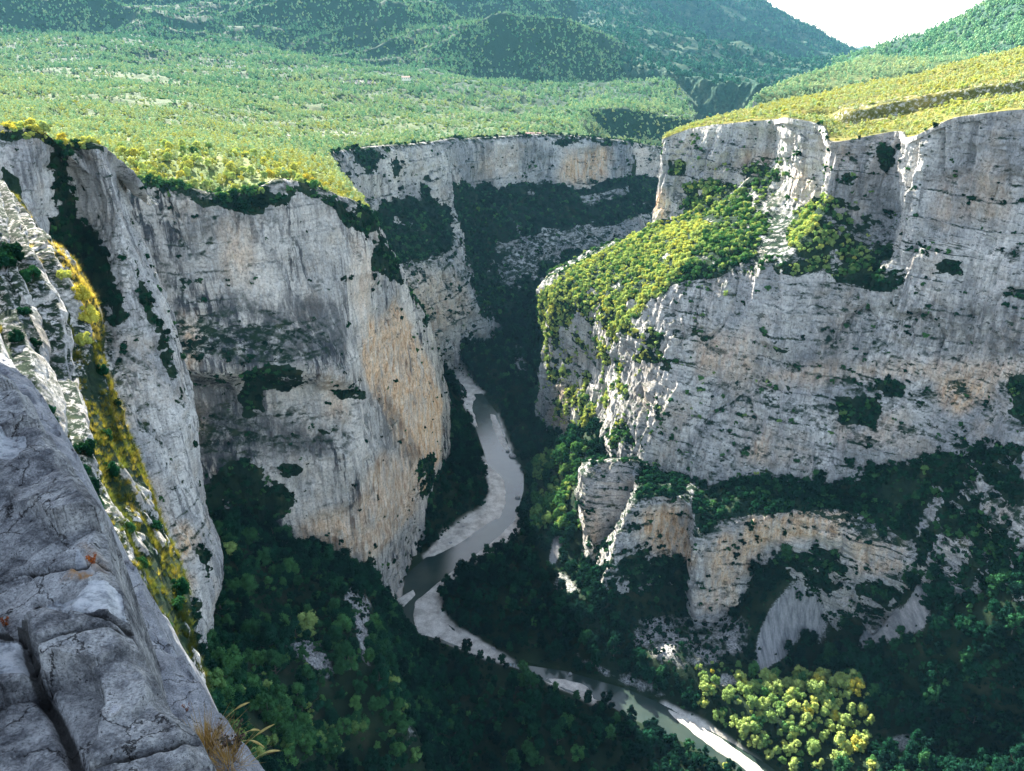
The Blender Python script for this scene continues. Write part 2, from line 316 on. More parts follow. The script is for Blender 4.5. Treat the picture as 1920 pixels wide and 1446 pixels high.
# --- left plateau and hills beyond:  v(u, ln y)
pc = [(230,338,428),(330,350,436),(430,368,442),(530,340,452),(620,366,474),(690,404,508),(140,285,402),(0,300,402),(-200,300,402),
 (620,292,905),(700,282,1003),(780,276,1094),(845,268,1184),(940,262,1294),(1010,258,1354),(1100,262,1424),(1178,270,1484),(1190,272,1640),
 (650,345,620),(600,320,620),(500,300,560),(300,312,470),(400,305,500),(560,302,700),
 (0,275,560),(300,275,620),(450,272,720),(600,262,1100),(-200,265,600),(0,235,800),(300,235,950),(600,235,1350),(800,245,1400),(900,225,1750),(1000,235,1560),(1100,235,1700),
 (0,195,1150),(300,190,1300),(600,190,1700),(900,190,2050),(1100,195,2200),(1180,228,1750),(1240,226,1850),(1300,225,1950),
 (0,150,1650),(300,150,1800),(600,150,2100),(900,150,2500),(1100,150,2700),(1200,180,2300),(1280,208,2150),(-200,150,1600),
 (0,105,2200),(300,115,2300),(600,122,2500),(900,118,2900),(1150,115,3100),(1200,135,2900),(-200,110,2200),
 (0,60,2700),(300,62,2800),(600,70,3000),(900,75,3300),(1150,92,3500),(0,0,3300),(300,0,3400),(600,10,3600),(900,10,3900),(1150,45,4100),(-200,0,3300),
 (0,-90,4600),(300,-90,4600),(600,-70,4800),(900,-60,5000),(1150,-15,5200),(-200,-90,4600)]
pc = np.array(pc, float); PX = np.c_[pc[:, 0]/400., np.log(pc[:, 2])*2.5]; pw = tps_fit(PX, pc[:, 1]/100., 1e-3)
us2 = np.arange(-260, 1330, 3.0); ys2 = np.exp(np.linspace(math.log(396), math.log(5200), 760))
U2, Y2 = np.meshgrid(us2, ys2)
v2 = tps_eval(pw, PX, np.c_[U2.ravel()/400., np.log(Y2.ravel())*2.5]).reshape(U2.shape)*100
HG = P(U2, v2, Y2)
hx, hy = HG[..., 0], HG[..., 1]
rimpoly = [tuple(P(u, v, y+5)[:2]) for u, v, y in A_rows[0][:7]]+[tuple(P(u, v, y)[:2]) for u, v, y in ((690,370,560),(640,330,700))]+[tuple(P(u, v, y+30)[:2]) for u, v, y in B_rows[0][1:10]]+[tuple(P(1180,262,1520)[:2]),tuple(P(1190,262,1650)[:2]),tuple(P(1300,235,1980)[:2]),tuple(P(1306,208,2180)[:2]),tuple(P(1290,185,2400)[:2]),tuple(P(1240,150,2750)[:2]),tuple(P(1185,118,3080)[:2]),tuple(P(1165,95,3500)[:2]),tuple(P(1120,62,3900)[:2]),tuple(P(1060,28,4400)[:2]),tuple(P(990,0,5000)[:2]),tuple(P(880,-50,6500)[:2]),(-2000,9000),(-9000,9000),(-9000,300),(-500,300),(-230,392)]
sdr_ = sdf(hx, hy, rimpoly)
far = sstep(2200, 3500, hy)
HG[..., 2] -= 62*sstep(1085, 1150, U2)*sstep(1978, 1932, Y2)*sstep(1500, 1560, Y2)
HG[..., 2] += (2.5+8*sstep(600, 1800, hy))*fbm(hx/90, hy/90, 0*hx, 4)*sstep(0, 60, hy-430)
HG[..., 2] += sstep(560, 900, hy)*sstep(60, 200, sdr_)*(9*ridged((hy+.2*hx)/150, hx/420, 0*hx+5, 3)+4*fbm(hx/45, hy/45, 0*hx, 3))
HG[..., 2] += far*(225*(ridged((hy-.35*hx)/560, (hx+.35*hy)/1250, 0*hx+2, 4, .42)-.35)+34*fbm(hx/160, hy/160, 0*hx+4, 4))
sdr = sdf(hx, hy, rimpoly)
HG[..., 2] -= 3.0*np.minimum(np.maximum(-sdr-1, 0), 5)*(sdr < 0)
HMASK = (sdr > -(4+hy*.006))[:-1, :-1]
# --- top of the right-hand massif: rim -> rock band -> crest -> behind
T_rows = [
 [(u, v-1, y+2) for u, v, y in C_rows[0]],
 R((1297,264,860),(1248,259,830),(1310,240,800),(1388,230,775),(1458,224,740),(1487,222,700),(1548,224,690),(1600,235,662),(1690,219,650),(1740,207,643),(1810,192,627),(1925,176,607),(2080,164,587)),
 R((1297,262,870),(1250,257,845),(1312,235,812),(1390,222,790),(1462,212,760),(1497,208,725),(1552,206,712),(1605,208,668),(1692,192,655),(1745,184,648),(1815,170,632),(1925,153,612),(2080,140,592)),
 R((1290,262,1000),(1252,257,900),(1325,232,960),(1400,211,1000),(1470,194,1040),(1520,182,1040),(1580,168,1040),(1640,156,1040),(1710,143,1030),(1770,127,1020),(1830,112,1000),(1930,89,980),(2080,60,960)),
 R((1290,300,1100),(1255,290,1000),(1330,262,1060),(1405,245,1100),(1475,225,1140),(1525,210,1140),(1585,195,1140),(1645,180,1140),(1715,166,1130),(1775,150,1120),(1835,135,1100),(1935,112,1080),(2080,80,1060))]
# --- brownish ridge behind it, with its own low cliff
Q_rows = [
 R((1380,240,1500),(1432,176,1850),(1500,150,1950),(1580,118,2050),(1640,104,2100),(1720,110,2100),(1900,110,2100)),
 R((1385,250,1480),(1420,182,1780),(1500,163,1830),(1580,148,1850),(1650,135,1850),(1760,120,1850),(1900,110,1850)),
 R((1395,260,1460),(1412,200,1740),(1500,178,1780),(1580,166,1780),(1660,155,1780),(1780,140,1780),(1900,130,1780)),
 R((1400,300,1440),(1405,240,1700),(1500,230,1740),(1580,220,1740),(1660,210,1740),(1780,200,1740),(1900,190,1740))]
# --- wooded hill at the right edge
H_rows = [
 R((1560,118,3000),(1640,97,2800),(1720,72,2650),(1790,45,2550),(1850,14,2450),(1920,-14,2350),(2100,-90,2200)),
 R((1560,130,2800),(1640,120,2600),(1720,105,2450),(1790,85,2350),(1860,60,2250),(1920,40,2150),(2100,-20,2000)),
 R((1560,160,2500),(1640,150,2300),(1720,140,2150),(1790,125,2000),(1860,110,1900),(1920,95,1850),(2100,50,1700)),
 R((1560,230,2300),(1640,220,2100),(1720,200,1950),(1790,190,1850),(1860,180,1750),(1920,170,1700),(2100,120,1600))]
# --- big far slope and the little peak in the saddle
M_rows = [
 R((820,-330,7600),(1000,-230,7500),(1200,-100,7300),(1390,-12,7000),(1450,20,6900),(1520,58,6800),(1585,97,6700),(1640,130,6600)),
 R((820,-180,6400),(1000,-100,6200),(1200,-40,6100),(1330,20,6000),(1420,60,5900),(1500,90,5800),(1580,112,5700),(1640,140,5600)),
 R((820,-60,5600),(1000,0,5200),(1180,40,5000),(1300,75,4900),(1400,100,4700),(1490,120,4500),(1570,128,4300),(1640,150,4200)),
 R((850,20,4700),(1000,60,4200),(1150,92,3900),(1270,115,3700),(1370,128,3500),(1460,140,3300),(1540,142,3100),(1620,160,3000)),
 R((900,70,3900),(1050,100,3400),(1150,118,3200),(1250,135,3000),(1340,152,2850),(1430,158,2700),(1510,155,2600),(1600,170,2500)),
 R((920,100,3800),(1060,130,3330),(1150,148,3130),(1250,175,2930),(1340,195,2780),(1430,195,2650),(1510,190,2560),(1600,190,2460)),
 R((920,150,3700),(1060,170,3200),(1150,190,3000),(1250,220,2800),(1340,250,2700),(1430,250,2600),(1510,240,2500),(1600,230,2400))]
K_rows = [
 R((1540,130,9000),(1585,97,9000),(1605,93,9000),(1622,87,9000),(1632,90,9000),(1650,99,9000),(1700,110,9000)),
 R((1540,150,8000),(1585,140,8000),(1605,140,8000),(1622,140,8000),(1632,140,8000),(1650,140,8000),(1700,150,8000))]
def hills(rows, step, amp, wl, seed, back=None, rid=.6, strike=(0., 1.), o=5):
    G, S, T = loft(rows, step, back, None)
    n = gnormal(G); n = blur(n, 3); n /= np.linalg.norm(n, axis=-1, keepdims=True)+1e-9
    x, y = G[..., 0]/wl+seed, G[..., 1]/wl; a, b = strike
    p = a*x+b*y; q = (b*x-a*y)*.45
    d = (1-rid)*fbm(p, q, G[..., 2]/wl, o)+rid*(ridged(p, q, 0*x+seed, o)-.4)
    return G, n, amp*d, S, T
land = {}
G, n, d, S, T = hills(T_rows, 1.8, 6, 38, 3, rid=.4)
edge = sstep(0, .12, S)
G = G+n*(d*edge)[..., None]
G[..., 2] += .6*fbm(G[..., 0]/7, G[..., 1]/7, 0*S, 3)*edge
land['T'] = dict(G=G, S=S)
G, n, d, S, T = hills(Q_rows, 1.8, 22, 160, 5, back=(0, 120, -60)); G = G+n*d[..., None]; land['Q'] = dict(G=G, S=S)
G, n, d, S, T = hills(H_rows, 1.8, 34, 260, 8, back=(60, 200, -120)); G = G+n*d[..., None]; land['H'] = dict(G=G, S=S)
G, n, d, S, T = hills(M_rows, 2.0, 170, 700, 11, back=(300, 500, -300), strike=(.8, .6), rid=.8)
ed = sstep(0, 1.6, S)*(1-.9*sstep(4.6, 5.0, S))
cl = sstep(4.9, 5.1, S)
d2 = 26*fbm(G[..., 0]/70, G[..., 1]/70, G[..., 2]/160, 4)+10*ridged(G[..., 0]/40, G[..., 1]/40, G[..., 2]/200, 3)
G = G+n*(d*ed+d2*cl)[..., None]; land['M'] = dict(G=G, S=S)
G, n, d, S, T = hills(K_rows, 2.0, 40, 300, 2, back=(0, 300, -300)); G = G+n*d[..., None]; land['K'] = dict(G=G, S=S)
# --- near buttress: slabs running down the fall line, split by grassy grooves
G, S, T = loft(N_rows, 2.0, (-6, 5, -2), (0, 0, -6))
n = blur(gnormal(G), 5); n /= np.linalg.norm(n, axis=-1, keepdims=True)+1e-9
wob = .24*fbm(G[..., 0]/9, G[..., 1]/9, G[..., 2]/9, 5, .6)+.10*(noise(S*.7, T*.4, 0*S+6))
gx = T+wob+.05*S
gpos = np.array([-.3, .55, 1.25, 1.9, 2.4, 2.8, 3.15, 3.5, 3.85, 4.3])
gd = np.min(np.abs(gx[..., None]-gpos), -1); gid = np.argmin(np.abs(gx[..., None]-gpos), -1)
kN = G[..., 1]/60
brk = sstep(.78, 1., 1-np.abs(noise(S*1.3+gid*7.3, gx*.9, 0*S+2)))
slab = sstep(0, .2, gd)
gband = sstep(-.25, .25, gx-np.interp(S, [0, 1, 2.6, 4.5, 6, 10], [3.6, 3.2, 2.95, 2.5, 2.1, 1.9]))
x_, y_, z_ = G[..., 0], G[..., 1], G[..., 2]
out = sstep(-.05, .25, fbm(x_/3.2, y_/3.2, z_/6.5, 4)-.22*gband)
dN = kN*(1.0*slab*(1-.6*gband)-.35*brk*(1-gband)+.55*fbm(x_/6, y_/6, z_/9, 4, .5)+.10*fbm(x_/.8, y_/.8, z_/.8, 3)+.5*gband*out)
grassN = np.clip(np.maximum(sstep(.055, .02, gd)*sstep(-.3, .2, fbm(x_/4, y_/4, z_/4, 3)), gband*(1-.75*out)), 0, 1)
groove = grassN; groove2 = gband
G = G+n*dN[..., None]; walls['N'] = dict(name='buttress', G=G, k=.25, S=S, T=T, groove=groove, groove2=groove2)
# ================================================================= MATERIALS ==================================================
def new_mat(name):
    m = bpy.data.materials.new(name); m.use_nodes = True; nt = m.node_tree; nt.nodes.clear()
    return m, nt
class NB:
    def __init__(s, nt): s.nt = nt
    def n(s, t, **kw):
        x = s.nt.nodes.new(t)
        for k, v in kw.items():
            if k.startswith('_'): setattr(x, k[1:], v)
            else: x.inputs[k.replace('__', ' ')].default_value = v
        return x
    def l(s, a, b): s.nt.links.new(a, b)
    def pos(s, sx, sy, sz, warp=None):
        g = s.n('ShaderNodeNewGeometry'); m = s.n('ShaderNodeVectorMath', _operation='MULTIPLY'); s.l(g.outputs['Position'], m.inputs[0]); m.inputs[1].default_value = (sx, sy, sz)
        if warp is None: return m.outputs[0]
        a = s.n('ShaderNodeVectorMath', _operation='MULTIPLY_ADD'); s.l(warp, a.inputs[0]); a.inputs[1].default_value = (1, 1, 1); s.l(m.outputs[0], a.inputs[2]); return a.outputs[0]
    def noise(s, vec, scale=1., detail=5., rough=.55, out='Fac', dist=0.):
        x = s.n('ShaderNodeTexNoise', Scale=scale, Detail=detail, Roughness=rough, Distortion=dist); s.l(vec, x.inputs['Vector']); return x.outputs[out]
    def ramp(s, fac, stops, mode='LINEAR'):
        r = s.n('ShaderNodeValToRGB'); cr = r.color_ramp; cr.interpolation = mode
        while len(cr.elements) < len(stops): cr.elements.new(.5)
        for e, (p, c) in zip(cr.elements, stops):
            e.position = p; e.color = (c, c, c, 1) if isinstance(c, (int, float)) else (*c, 1)
        s.l(fac, r.inputs[0]); return r.outputs[0]
    def mix(s, fac, a, b, mode='MIX'):
        x = s.n('ShaderNodeMix', _data_type='RGBA', _blend_type=mode)
        for src, i in ((fac, 0), (a, 6), (b, 7)):
            if hasattr(src, 'is_linked') or hasattr(src, 'links'): s.l(src, x.inputs[i])
            else: x.inputs[i].default_value = src if i == 0 else (*src, 1)
        return x.outputs[2]
    def math(s, op, a, b=0., clamp=False):
        x = s.n('ShaderNodeMath', _operation=op, _use_clamp=clamp)
        for src, i in ((a, 0), (b, 1)):
            if isinstance(src, (int, float)): x.inputs[i].default_value = src
            else: s.l(src, x.inputs[i])
        return x.outputs[0]
    def attr(s, name, typ='GEOMETRY'): return s.n('ShaderNodeAttribute', _attribute_name=name, _attribute_type=typ).outputs['Fac']
    def bsdf(s, col, rough=.95, normal=None, spec=.15):
        p = s.n('ShaderNodeBsdfPrincipled', Roughness=rough); p.inputs['Specular IOR Level'].default_value = spec
        if isinstance(col, tuple): p.inputs['Base Color'].default_value = (*col, 1)
        else: s.l(col, p.inputs['Base Color'])
        if normal is not None: s.l(normal, p.inputs['Normal'])
        return p.outputs[0]
    def bump(s, h, dist, strength=1., normal=None):
        b = s.n('ShaderNodeBump', Strength=strength, Distance=dist); s.l(h, b.inputs['Height'])
        if normal is not None: s.l(normal, b.inputs['Normal'])
        return b.outputs[0]
    def out(s, sh): o = s.n('ShaderNodeOutputMaterial'); s.l(sh, o.inputs['Surface'])
def rock_mat(name, k=1., light=(.66,.635,.60), mid=(.34,.34,.345), darkc=(.055,.06,.07), streak=.8, speck=.5, ledge=.3, gcol=((.008, .024, .017), (.018, .040, .022), (.055, .065, .032))):
    m, nt = new_mat(name); b = NB(nt)
    wv = b.n('ShaderNodeVectorMath', _operation='SCALE', Scale=.9); b.l(b.noise(b.pos(.03/k, .03/k, .02/k), 1, 3, .5, 'Color'), wv.inputs[0])
    big = b.noise(b.pos(.022/k, .022/k, .014/k), 1, 5, .6)
    c = b.ramp(big, [(.40, mid), (.58, light)])
    c = b.mix(b.ramp(b.noise(b.pos(.035/k, .035/k, .03/k), 1, 5, .65), [(.5, 0.), (.66, .7)]), c, (.50, .42, .34))
    st1 = b.noise(b.pos(.26/k, .26/k, .012/k, wv.outputs[0]), 1, 6, .65)           # long dark water streaks
    gate = b.ramp(b.noise(b.pos(.03/k, .03/k, .018/k, wv.outputs[0]), 1, 3, .5), [(.4, 0.), (.6, 1.)])
    f = b.math('MULTIPLY', b.ramp(st1, [(.47, 0.), (.56, 1.)]), b.math('MULTIPLY_ADD' if False else 'MULTIPLY', gate, streak))
    c = b.mix(f, c, darkc)
    st2 = b.noise(b.pos(.55/k, .55/k, .03/k, wv.outputs[0]), 1, 5, .6)
    c = b.mix(b.math('MULTIPLY', b.ramp(st2, [(.52, 0.), (.68, 1.)]), .55*streak), c, (.60, .59, .57))
    hz = b.noise(b.pos(.02/k, .02/k, .45/k, wv.outputs[0]), 1, 4, .6)              # bedding
    c = b.mix(b.math('MULTIPLY', b.ramp(hz, [(.52, 0.), (.60, 1.)]), ledge), c, mid)
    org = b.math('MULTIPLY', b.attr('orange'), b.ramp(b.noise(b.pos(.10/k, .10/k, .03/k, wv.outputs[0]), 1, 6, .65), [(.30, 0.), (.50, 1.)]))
    oc = b.ramp(b.noise(b.pos(.35/k, .35/k, .08/k), 1, 4, .6), [(.35, (.44, .25, .13)), (.47, (.78, .54, .34)), (.65, (.80, .68, .54))])  # orange stain, brightened to stand in for bounced sunlight on the wall flank
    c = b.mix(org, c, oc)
    fine = b.noise(b.pos(.9/k, .9/k, .7/k), 1, 6, .7)
    c = b.mix(1., c, b.ramp(fine, [(.32, .45), (.46, .92), (.54, 1.05), (.68, 1.25)]), 'MULTIPLY')
    cm_ = b.math('MAXIMUM', b.ramp(b.noise(b.pos(.20/k, .20/k, .035/k, wv.outputs[0]), 1, 4, .6), [(.490, 0.), (.5, .5), (.510, 0.)]), b.ramp(b.noise(b.pos(.045/k, .045/k, .22/k, wv.outputs[0]), 1, 4, .6), [(.490, 0.), (.5, .5), (.510, 0.)]))
    c = b.mix(b.math('MULTIPLY', cm_, b.ramp(fine, [(.4, .3), (.6, 1.)])), c, (.05, .052, .058))
    dk = b.math('MULTIPLY', b.attr('dark'), b.ramp(b.noise(b.pos(.16/k, .16/k, .05/k, wv.outputs[0]), 1, 5, .65), [(.34, 0.), (.5, 1.)]))
    c = b.mix(dk, c, darkc)
    sp = b.noise(b.pos(.17/k, .17/k, .34/k, wv.outputs[0]), 1, 5, .72)
    g = b.n('ShaderNodeNewGeometry'); sx = b.n('ShaderNodeSeparateXYZ'); b.l(g.outputs['Normal'], sx.inputs[0])
    up = b.ramp(sx.outputs[2], [(.25, 0.), (.75, 1.)])
    spf = b.math('ADD', b.math('MULTIPLY', b.ramp(sp, [(.59, 0.), (.625, 1.)]), speck), b.math('MULTIPLY', b.ramp(sp, [(.40, 0.), (.5, 1.)]), up), True)
    spf = b.math('MAXIMUM', spf, b.ramp(b.math('ADD', b.attr('green'), b.math('MULTIPLY', b.math('SUBTRACT', sp, .5), 1.6)), [(.42, 0.), (.56, 1.)]))
    gc = b.ramp(b.noise(b.pos(.12/k, .12/k, .12/k), 1, 3), [(.35, gcol[0]), (.6, gcol[1]), (.75, gcol[2])])
    c = b.mix(spf, c, gc)
    h = b.math('ADD', b.math('MULTIPLY', st1, 1.3), b.math('ADD', fine, b.math('MULTIPLY', st2, .8)))
    h = b.math('SUBTRACT', b.math('ADD', h, b.math('MULTIPLY', hz, .6)), b.math('MULTIPLY', cm_, .6))
    nrm = b.bump(h, .9*k, .85)
    b.out(b.bsdf(c, .95, nrm, .1)); return m
def ground_mat(name, stops, k=1., rock=(.42,.41,.40), rockattr=None):
    m, nt = new_mat(name); b = NB(nt)
    n1 = b.noise(b.pos(.06/k, .06/k, .06/k), 1, 6, .65); n2 = b.noise(b.pos(.5/k, .5/k, .5/k), 1, 5, .7)
    c = b.mix(b.attr('wood'), b.ramp(n1, stops), (.02, .055, .035)); c = b.mix(1., c, b.ramp(n2, [(.3, .5), (.5, 1.), (.7, 1.4)]), 'MULTIPLY')
    if rockattr:
        rk = b.ramp(b.noise(b.pos(.3/k, .3/k, .22/k), 1, 6, .7), [(.3, (.2, .2, .2)), (.5, rock), (.7, tuple(min(1, x*1.2) for x in rock))])
        f = b.ramp(b.math('ADD', b.attr(rockattr), b.math('MULTIPLY', b.math('SUBTRACT', n2, .5), .9)), [(.45, 0.), (.55, 1.)])
        c = b.mix(f, c, rk)
    b.out(b.bsdf(c, .95, b.bump(b.math('ADD', n1, n2), .8*k, .8), .1)); return m
def leaf_mat(name, stops, trans=.25, var=.35):
    m, nt = new_mat(name); b = NB(nt)
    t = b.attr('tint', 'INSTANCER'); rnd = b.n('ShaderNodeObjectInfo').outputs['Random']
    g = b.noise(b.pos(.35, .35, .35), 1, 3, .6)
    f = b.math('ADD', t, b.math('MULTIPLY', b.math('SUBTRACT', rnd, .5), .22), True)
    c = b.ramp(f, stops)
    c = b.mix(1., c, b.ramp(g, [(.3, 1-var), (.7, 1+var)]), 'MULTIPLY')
    d = b.n('ShaderNodeBsdfDiffuse'); tr = b.n('ShaderNodeBsdfTranslucent'); b.l(c, d.inputs[0])
    c2 = b.mix(1., c, (1.35, 1.2, .6), 'MULTIPLY'); b.l(c2, tr.inputs[0])
    mx = b.n('ShaderNodeMixShader', Fac=trans); b.l(d.outputs[0], mx.inputs[1]); b.l(tr.outputs[0], mx.inputs[2]); b.out(mx.outputs[0]); return m
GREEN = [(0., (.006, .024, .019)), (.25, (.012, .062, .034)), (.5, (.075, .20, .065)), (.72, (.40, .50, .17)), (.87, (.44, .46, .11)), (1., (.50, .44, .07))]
M = {}
M['rockA'] = rock_mat('grey streaked limestone', 1., light=(.70,.65,.58), mid=(.38,.37,.35), streak=1.1, speck=.25, ledge=.1)
M['rockB'] = rock_mat('far limestone', 1.8, streak=.6, speck=.8, ledge=.3)
M['rockC'] = rock_mat('weathered limestone', 1.1, streak=.5, speck=.75, ledge=.3)
M['rockD'] = rock_mat('bedded limestone', .9, streak=.35, speck=.6, ledge=.75)
M['rockL'] = rock_mat('pale limestone', .55, streak=.7, speck=.7, ledge=.1)
M['leaf'] = leaf_mat('foliage', GREEN)
M['heath'] = leaf_mat('dry scrub', GREEN, .4)
m, nt = new_mat('bark'); b = NB(nt); b.out(b.bsdf(b.ramp(b.noise(b.pos(1, 1, .2), 2), [(.3, (.05, .04, .03)), (.7, (.15, .13, .11))]))); M['bark'] = m
M['plateau'] = ground_mat('dry plateau grass and soil', [(.3, (.05, .10, .035)), (.5, (.12, .17, .05)), (.62, (.19, .20, .07)), (.78, (.25, .23, .11))], 2., rockattr='bare', rock=(.45,.41,.35))
M['heathsoil'] = ground_mat('yellow heath', [(.3, (.05, .07, .02)), (.5, (.13, .13, .03)), (.7, (.24, .20, .06))], 1.2, rockattr='bare')
M['hill'] = ground_mat('hill undergrowth', [(.3, (.014, .050, .040)), (.5, (.035, .085, .055)), (.72, (.10, .13, .08))], 5., rockattr='bare')
# valley: undergrowth, scree, river gravel
m, nt = new_mat('valley ground'); b = NB(nt)
n1 = b.noise(b.pos(.08, .08, .08), 1, 6, .65); n2 = b.noise(b.pos(.8, .8, .8), 1, 5, .7)
c = b.ramp(n1, [(.3, (.007, .020, .012)), (.55, (.016, .030, .015)), (.75, (.05, .05, .03))])
rk = b.ramp(n2, [(.36, (.05, .055, .06)), (.47, (.22, .22, .22)), (.62, (.46, .45, .43))])
c = b.mix(b.ramp(b.math('ADD', b.attr('bare'), b.math('MULTIPLY', b.math('SUBTRACT', n1, .5), .8)), [(.42, 0.), (.54, 1.)]), c, rk)
sc_ = b.ramp(b.noise(b.pos(.45, .05, .1), 1, 6, .65), [(.38, (.17, .175, .185)), (.6, (.36, .355, .35))])
sc_ = b.mix(1., sc_, b.ramp(n2, [(.3, .8), (.7, 1.12)]), 'MULTIPLY')
c = b.mix(b.ramp(b.math('ADD', b.attr('scree'), b.math('MULTIPLY', b.math('SUBTRACT', n2, .5), .7)), [(.42, 0.), (.55, 1.)]), c, sc_)
gr = b.ramp(b.noise(b.pos(.12, .12, .12), 1, 6, .7), [(.38, (.42, .385, .345)), (.6, (.74, .70, .64))])
gr = b.mix(1., gr, b.ramp(b.noise(b.pos(1.6, 1.6, 1.6), 1, 3, .7), [(.3, .72), (.65, 1.1)]), 'MULTIPLY')
c = b.mix(b.attr('gravel'), c, gr)
b.out(b.bsdf(c, .95, b.bump(b.math('ADD', n1, n2), .6, .8), .1)); M['valley'] = m
# water
m, nt = new_mat('river water'); b = NB(nt)
c = b.ramp(b.noise(b.pos(.03, .03, .03), 1, 3), [(.35, (.018, .035, .032)), (.65, (.045, .062, .050))])
wv = b.noise(b.pos(.9, .5, .9), 1, 4, .6)
rapid = b.ramp(b.math('ADD', b.attr('rapid'), b.math('MULTIPLY', b.math('SUBTRACT', b.noise(b.pos(.5, .16, .5), 1, 5, .7), .5), 1.6)), [(.45, 0.), (.8, 1.)])
c = b.mix(rapid, c, (.22, .32, .36))
p = b.n('ShaderNodeBsdfPrincipled', Roughness=.12); b.l(c, p.inputs['Base Color']); b.l(b.bump(wv, .12, .5), p.inputs['Normal']); b.out(p.outputs[0]); M['water'] = m

M['leaffar'] = leaf_mat('far foliage', [(0., (.02, .085, .060)), (.25, (.085, .24, .13)), (.5, (.24, .40, .20)), (.7, (.46, .53, .26)), (.87, (.48, .47, .13)), (1., (.46, .41, .07))], .04)
# ================================================================= SURFACES ===================================================
def slope_up(G): n = gnormal(G); return np.abs(n[..., 2])
ZA_veg = [(Z(455,700,500,685,580,683,578,715,550,735,500,742,520,770,490,792,455,785,450,740),.9),(Z(618,728,690,726,692,748,630,752),.8),
 (Z(360,940,420,880,470,850,500,870,570,855,572,880,540,905,560,925,545,960,500,985,470,1000,440,1010,360,1000),.85),
 (Z(230,335,420,350,560,335,690,395,706,420,690,440,650,430,620,395,560,372,500,380,480,400,400,398,350,385,235,352),.7),
 (Z(700,440,728,455,752,500,756,535,735,520,700,500),.95),(Z(640,380,700,410,712,440,680,440,650,420),.9),(Z(757,535,790,580,800,620,785,610,762,565),.75),
 (Z(785,870,822,850,826,900,790,960),.7),(Z(640,1060,700,1040,705,1110,650,1100),.6),(Z(255,350,340,360,330,400,270,380),.25)]
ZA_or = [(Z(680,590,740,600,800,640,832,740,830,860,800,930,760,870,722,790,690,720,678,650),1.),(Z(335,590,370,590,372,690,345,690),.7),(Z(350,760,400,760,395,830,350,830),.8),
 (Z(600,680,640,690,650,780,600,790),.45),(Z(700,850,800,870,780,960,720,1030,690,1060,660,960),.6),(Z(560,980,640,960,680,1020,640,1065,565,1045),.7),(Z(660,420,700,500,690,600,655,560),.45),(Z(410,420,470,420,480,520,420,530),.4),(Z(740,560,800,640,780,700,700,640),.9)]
ZA_dk = [(Z(340,690,440,700,470,760,600,800,620,850,480,850,430,900,350,870),.75),(Z(360,860,450,870,470,930,365,950),1.),(Z(400,560,640,560,650,680,400,680),.75),(Z(690,715,760,800,800,860,770,880,720,830,690,760),.6)]  # dark zones; includes the shade under the overhang painted as colour
ZB_veg = [(Z(848,352,1000,345,1178,330,1240,350,1240,412,1140,420,1030,428,1005,445,1000,490,985,540,960,600,930,600,905,560,880,500,862,440),.97),
 (Z(700,385,770,375,840,385,850,440,845,470,790,498,750,490,705,440),.9),(Z(610,295,720,285,790,300,830,350,800,390,760,370,700,340,650,330),.45),(Z(1020,458,1100,455,1240,448,1240,560,1000,580,1010,500),.85),(Z(880,520,960,500,1010,520,1010,600,960,600,905,600),.8),
 (Z(840,262,1180,262,1180,282,1100,272,1000,272,845,285),.5),(Z(960,275,1010,275,1010,320,965,315),.3),(Z(1185,330,1240,340,1240,420,1185,400),.9),(Z(1080,353,1178,348,1180,362,1085,368),0.),(Z(1010,425,1235,405,1235,446,1100,458,1030,470,1015,485),0.),(Z(940,455,1005,440,1015,500,965,530,925,490),.3)]
ZB_or = [(Z(1060,285,1140,275,1145,335,1045,338),1.),(Z(920,275,985,280,960,335,900,335),.35),(Z(760,510,870,520,890,600,800,640,780,600),.35)]
ZC_veg = [(Z(1012,545,1090,480,1160,450,1225,425,1290,410,1380,430,1440,460,1410,500,1350,530,1290,525,1230,560,1195,595,1150,600,1100,640,1040,650,1015,640),.95),
 (Z(1290,350,1340,330,1400,370,1440,400,1450,450,1380,450,1300,420,1270,390),.75),(Z(1500,390,1530,360,1580,350,1610,380,1620,430,1590,480,1520,500,1480,460,1490,420),.95),(Z(1250,300,1290,295,1290,330,1250,345),.8),(Z(1620,380,1680,400,1640,440,1590,420),.7),
 (Z(1430,470,1540,490,1560,470,1620,450,1700,480,1860,500,1860,530,1720,520,1690,550,1620,560,1560,530,1440,535),.55),(Z(1620,515,1690,515,1690,550,1625,550),.9),(Z(1470,505,1540,500,1545,530,1480,530),.8),
 (Z(1015,600,1150,590,1200,620,1170,720,1120,780,1040,790,1020,700),.52),(Z(1150,620,1260,600,1250,680,1180,760,1140,760),.5),(Z(1150,740,1330,600,1330,700,1200,860,1120,860),.3),(Z(1060,740,1110,740,1110,830,1060,830),.75),(Z(1160,690,1260,640,1250,720,1190,740),.35),(Z(1130,850,1170,790,1240,790,1240,840,1160,880),.45),
 (Z(1555,745,1600,735,1650,750,1640,790,1570,795),.98),(Z(1430,650,1480,648,1500,665,1430,672),.7),(Z(1640,700,1700,700,1700,735,1640,735),.8),(Z(1410,735,1480,730,1480,755,1410,755),.7),(Z(1340,700,1700,730,1700,745,1340,760),.3),
 (Z(1560,330,1600,320,1640,345,1600,360),.4),(Z(1340,560,1450,570,1450,590,1340,580),.3),(Z(1880,705,1925,700,1925,800,1885,780),.9),(Z(1400,320,1440,310,1470,330,1440,370,1400,370),.8),(Z(1640,270,1690,265,1670,330,1640,320),.6),(Z(1300,280,1360,275,1370,300,1310,305),.3),(Z(1100,570,1210,560,1200,600,1110,610),.8)]
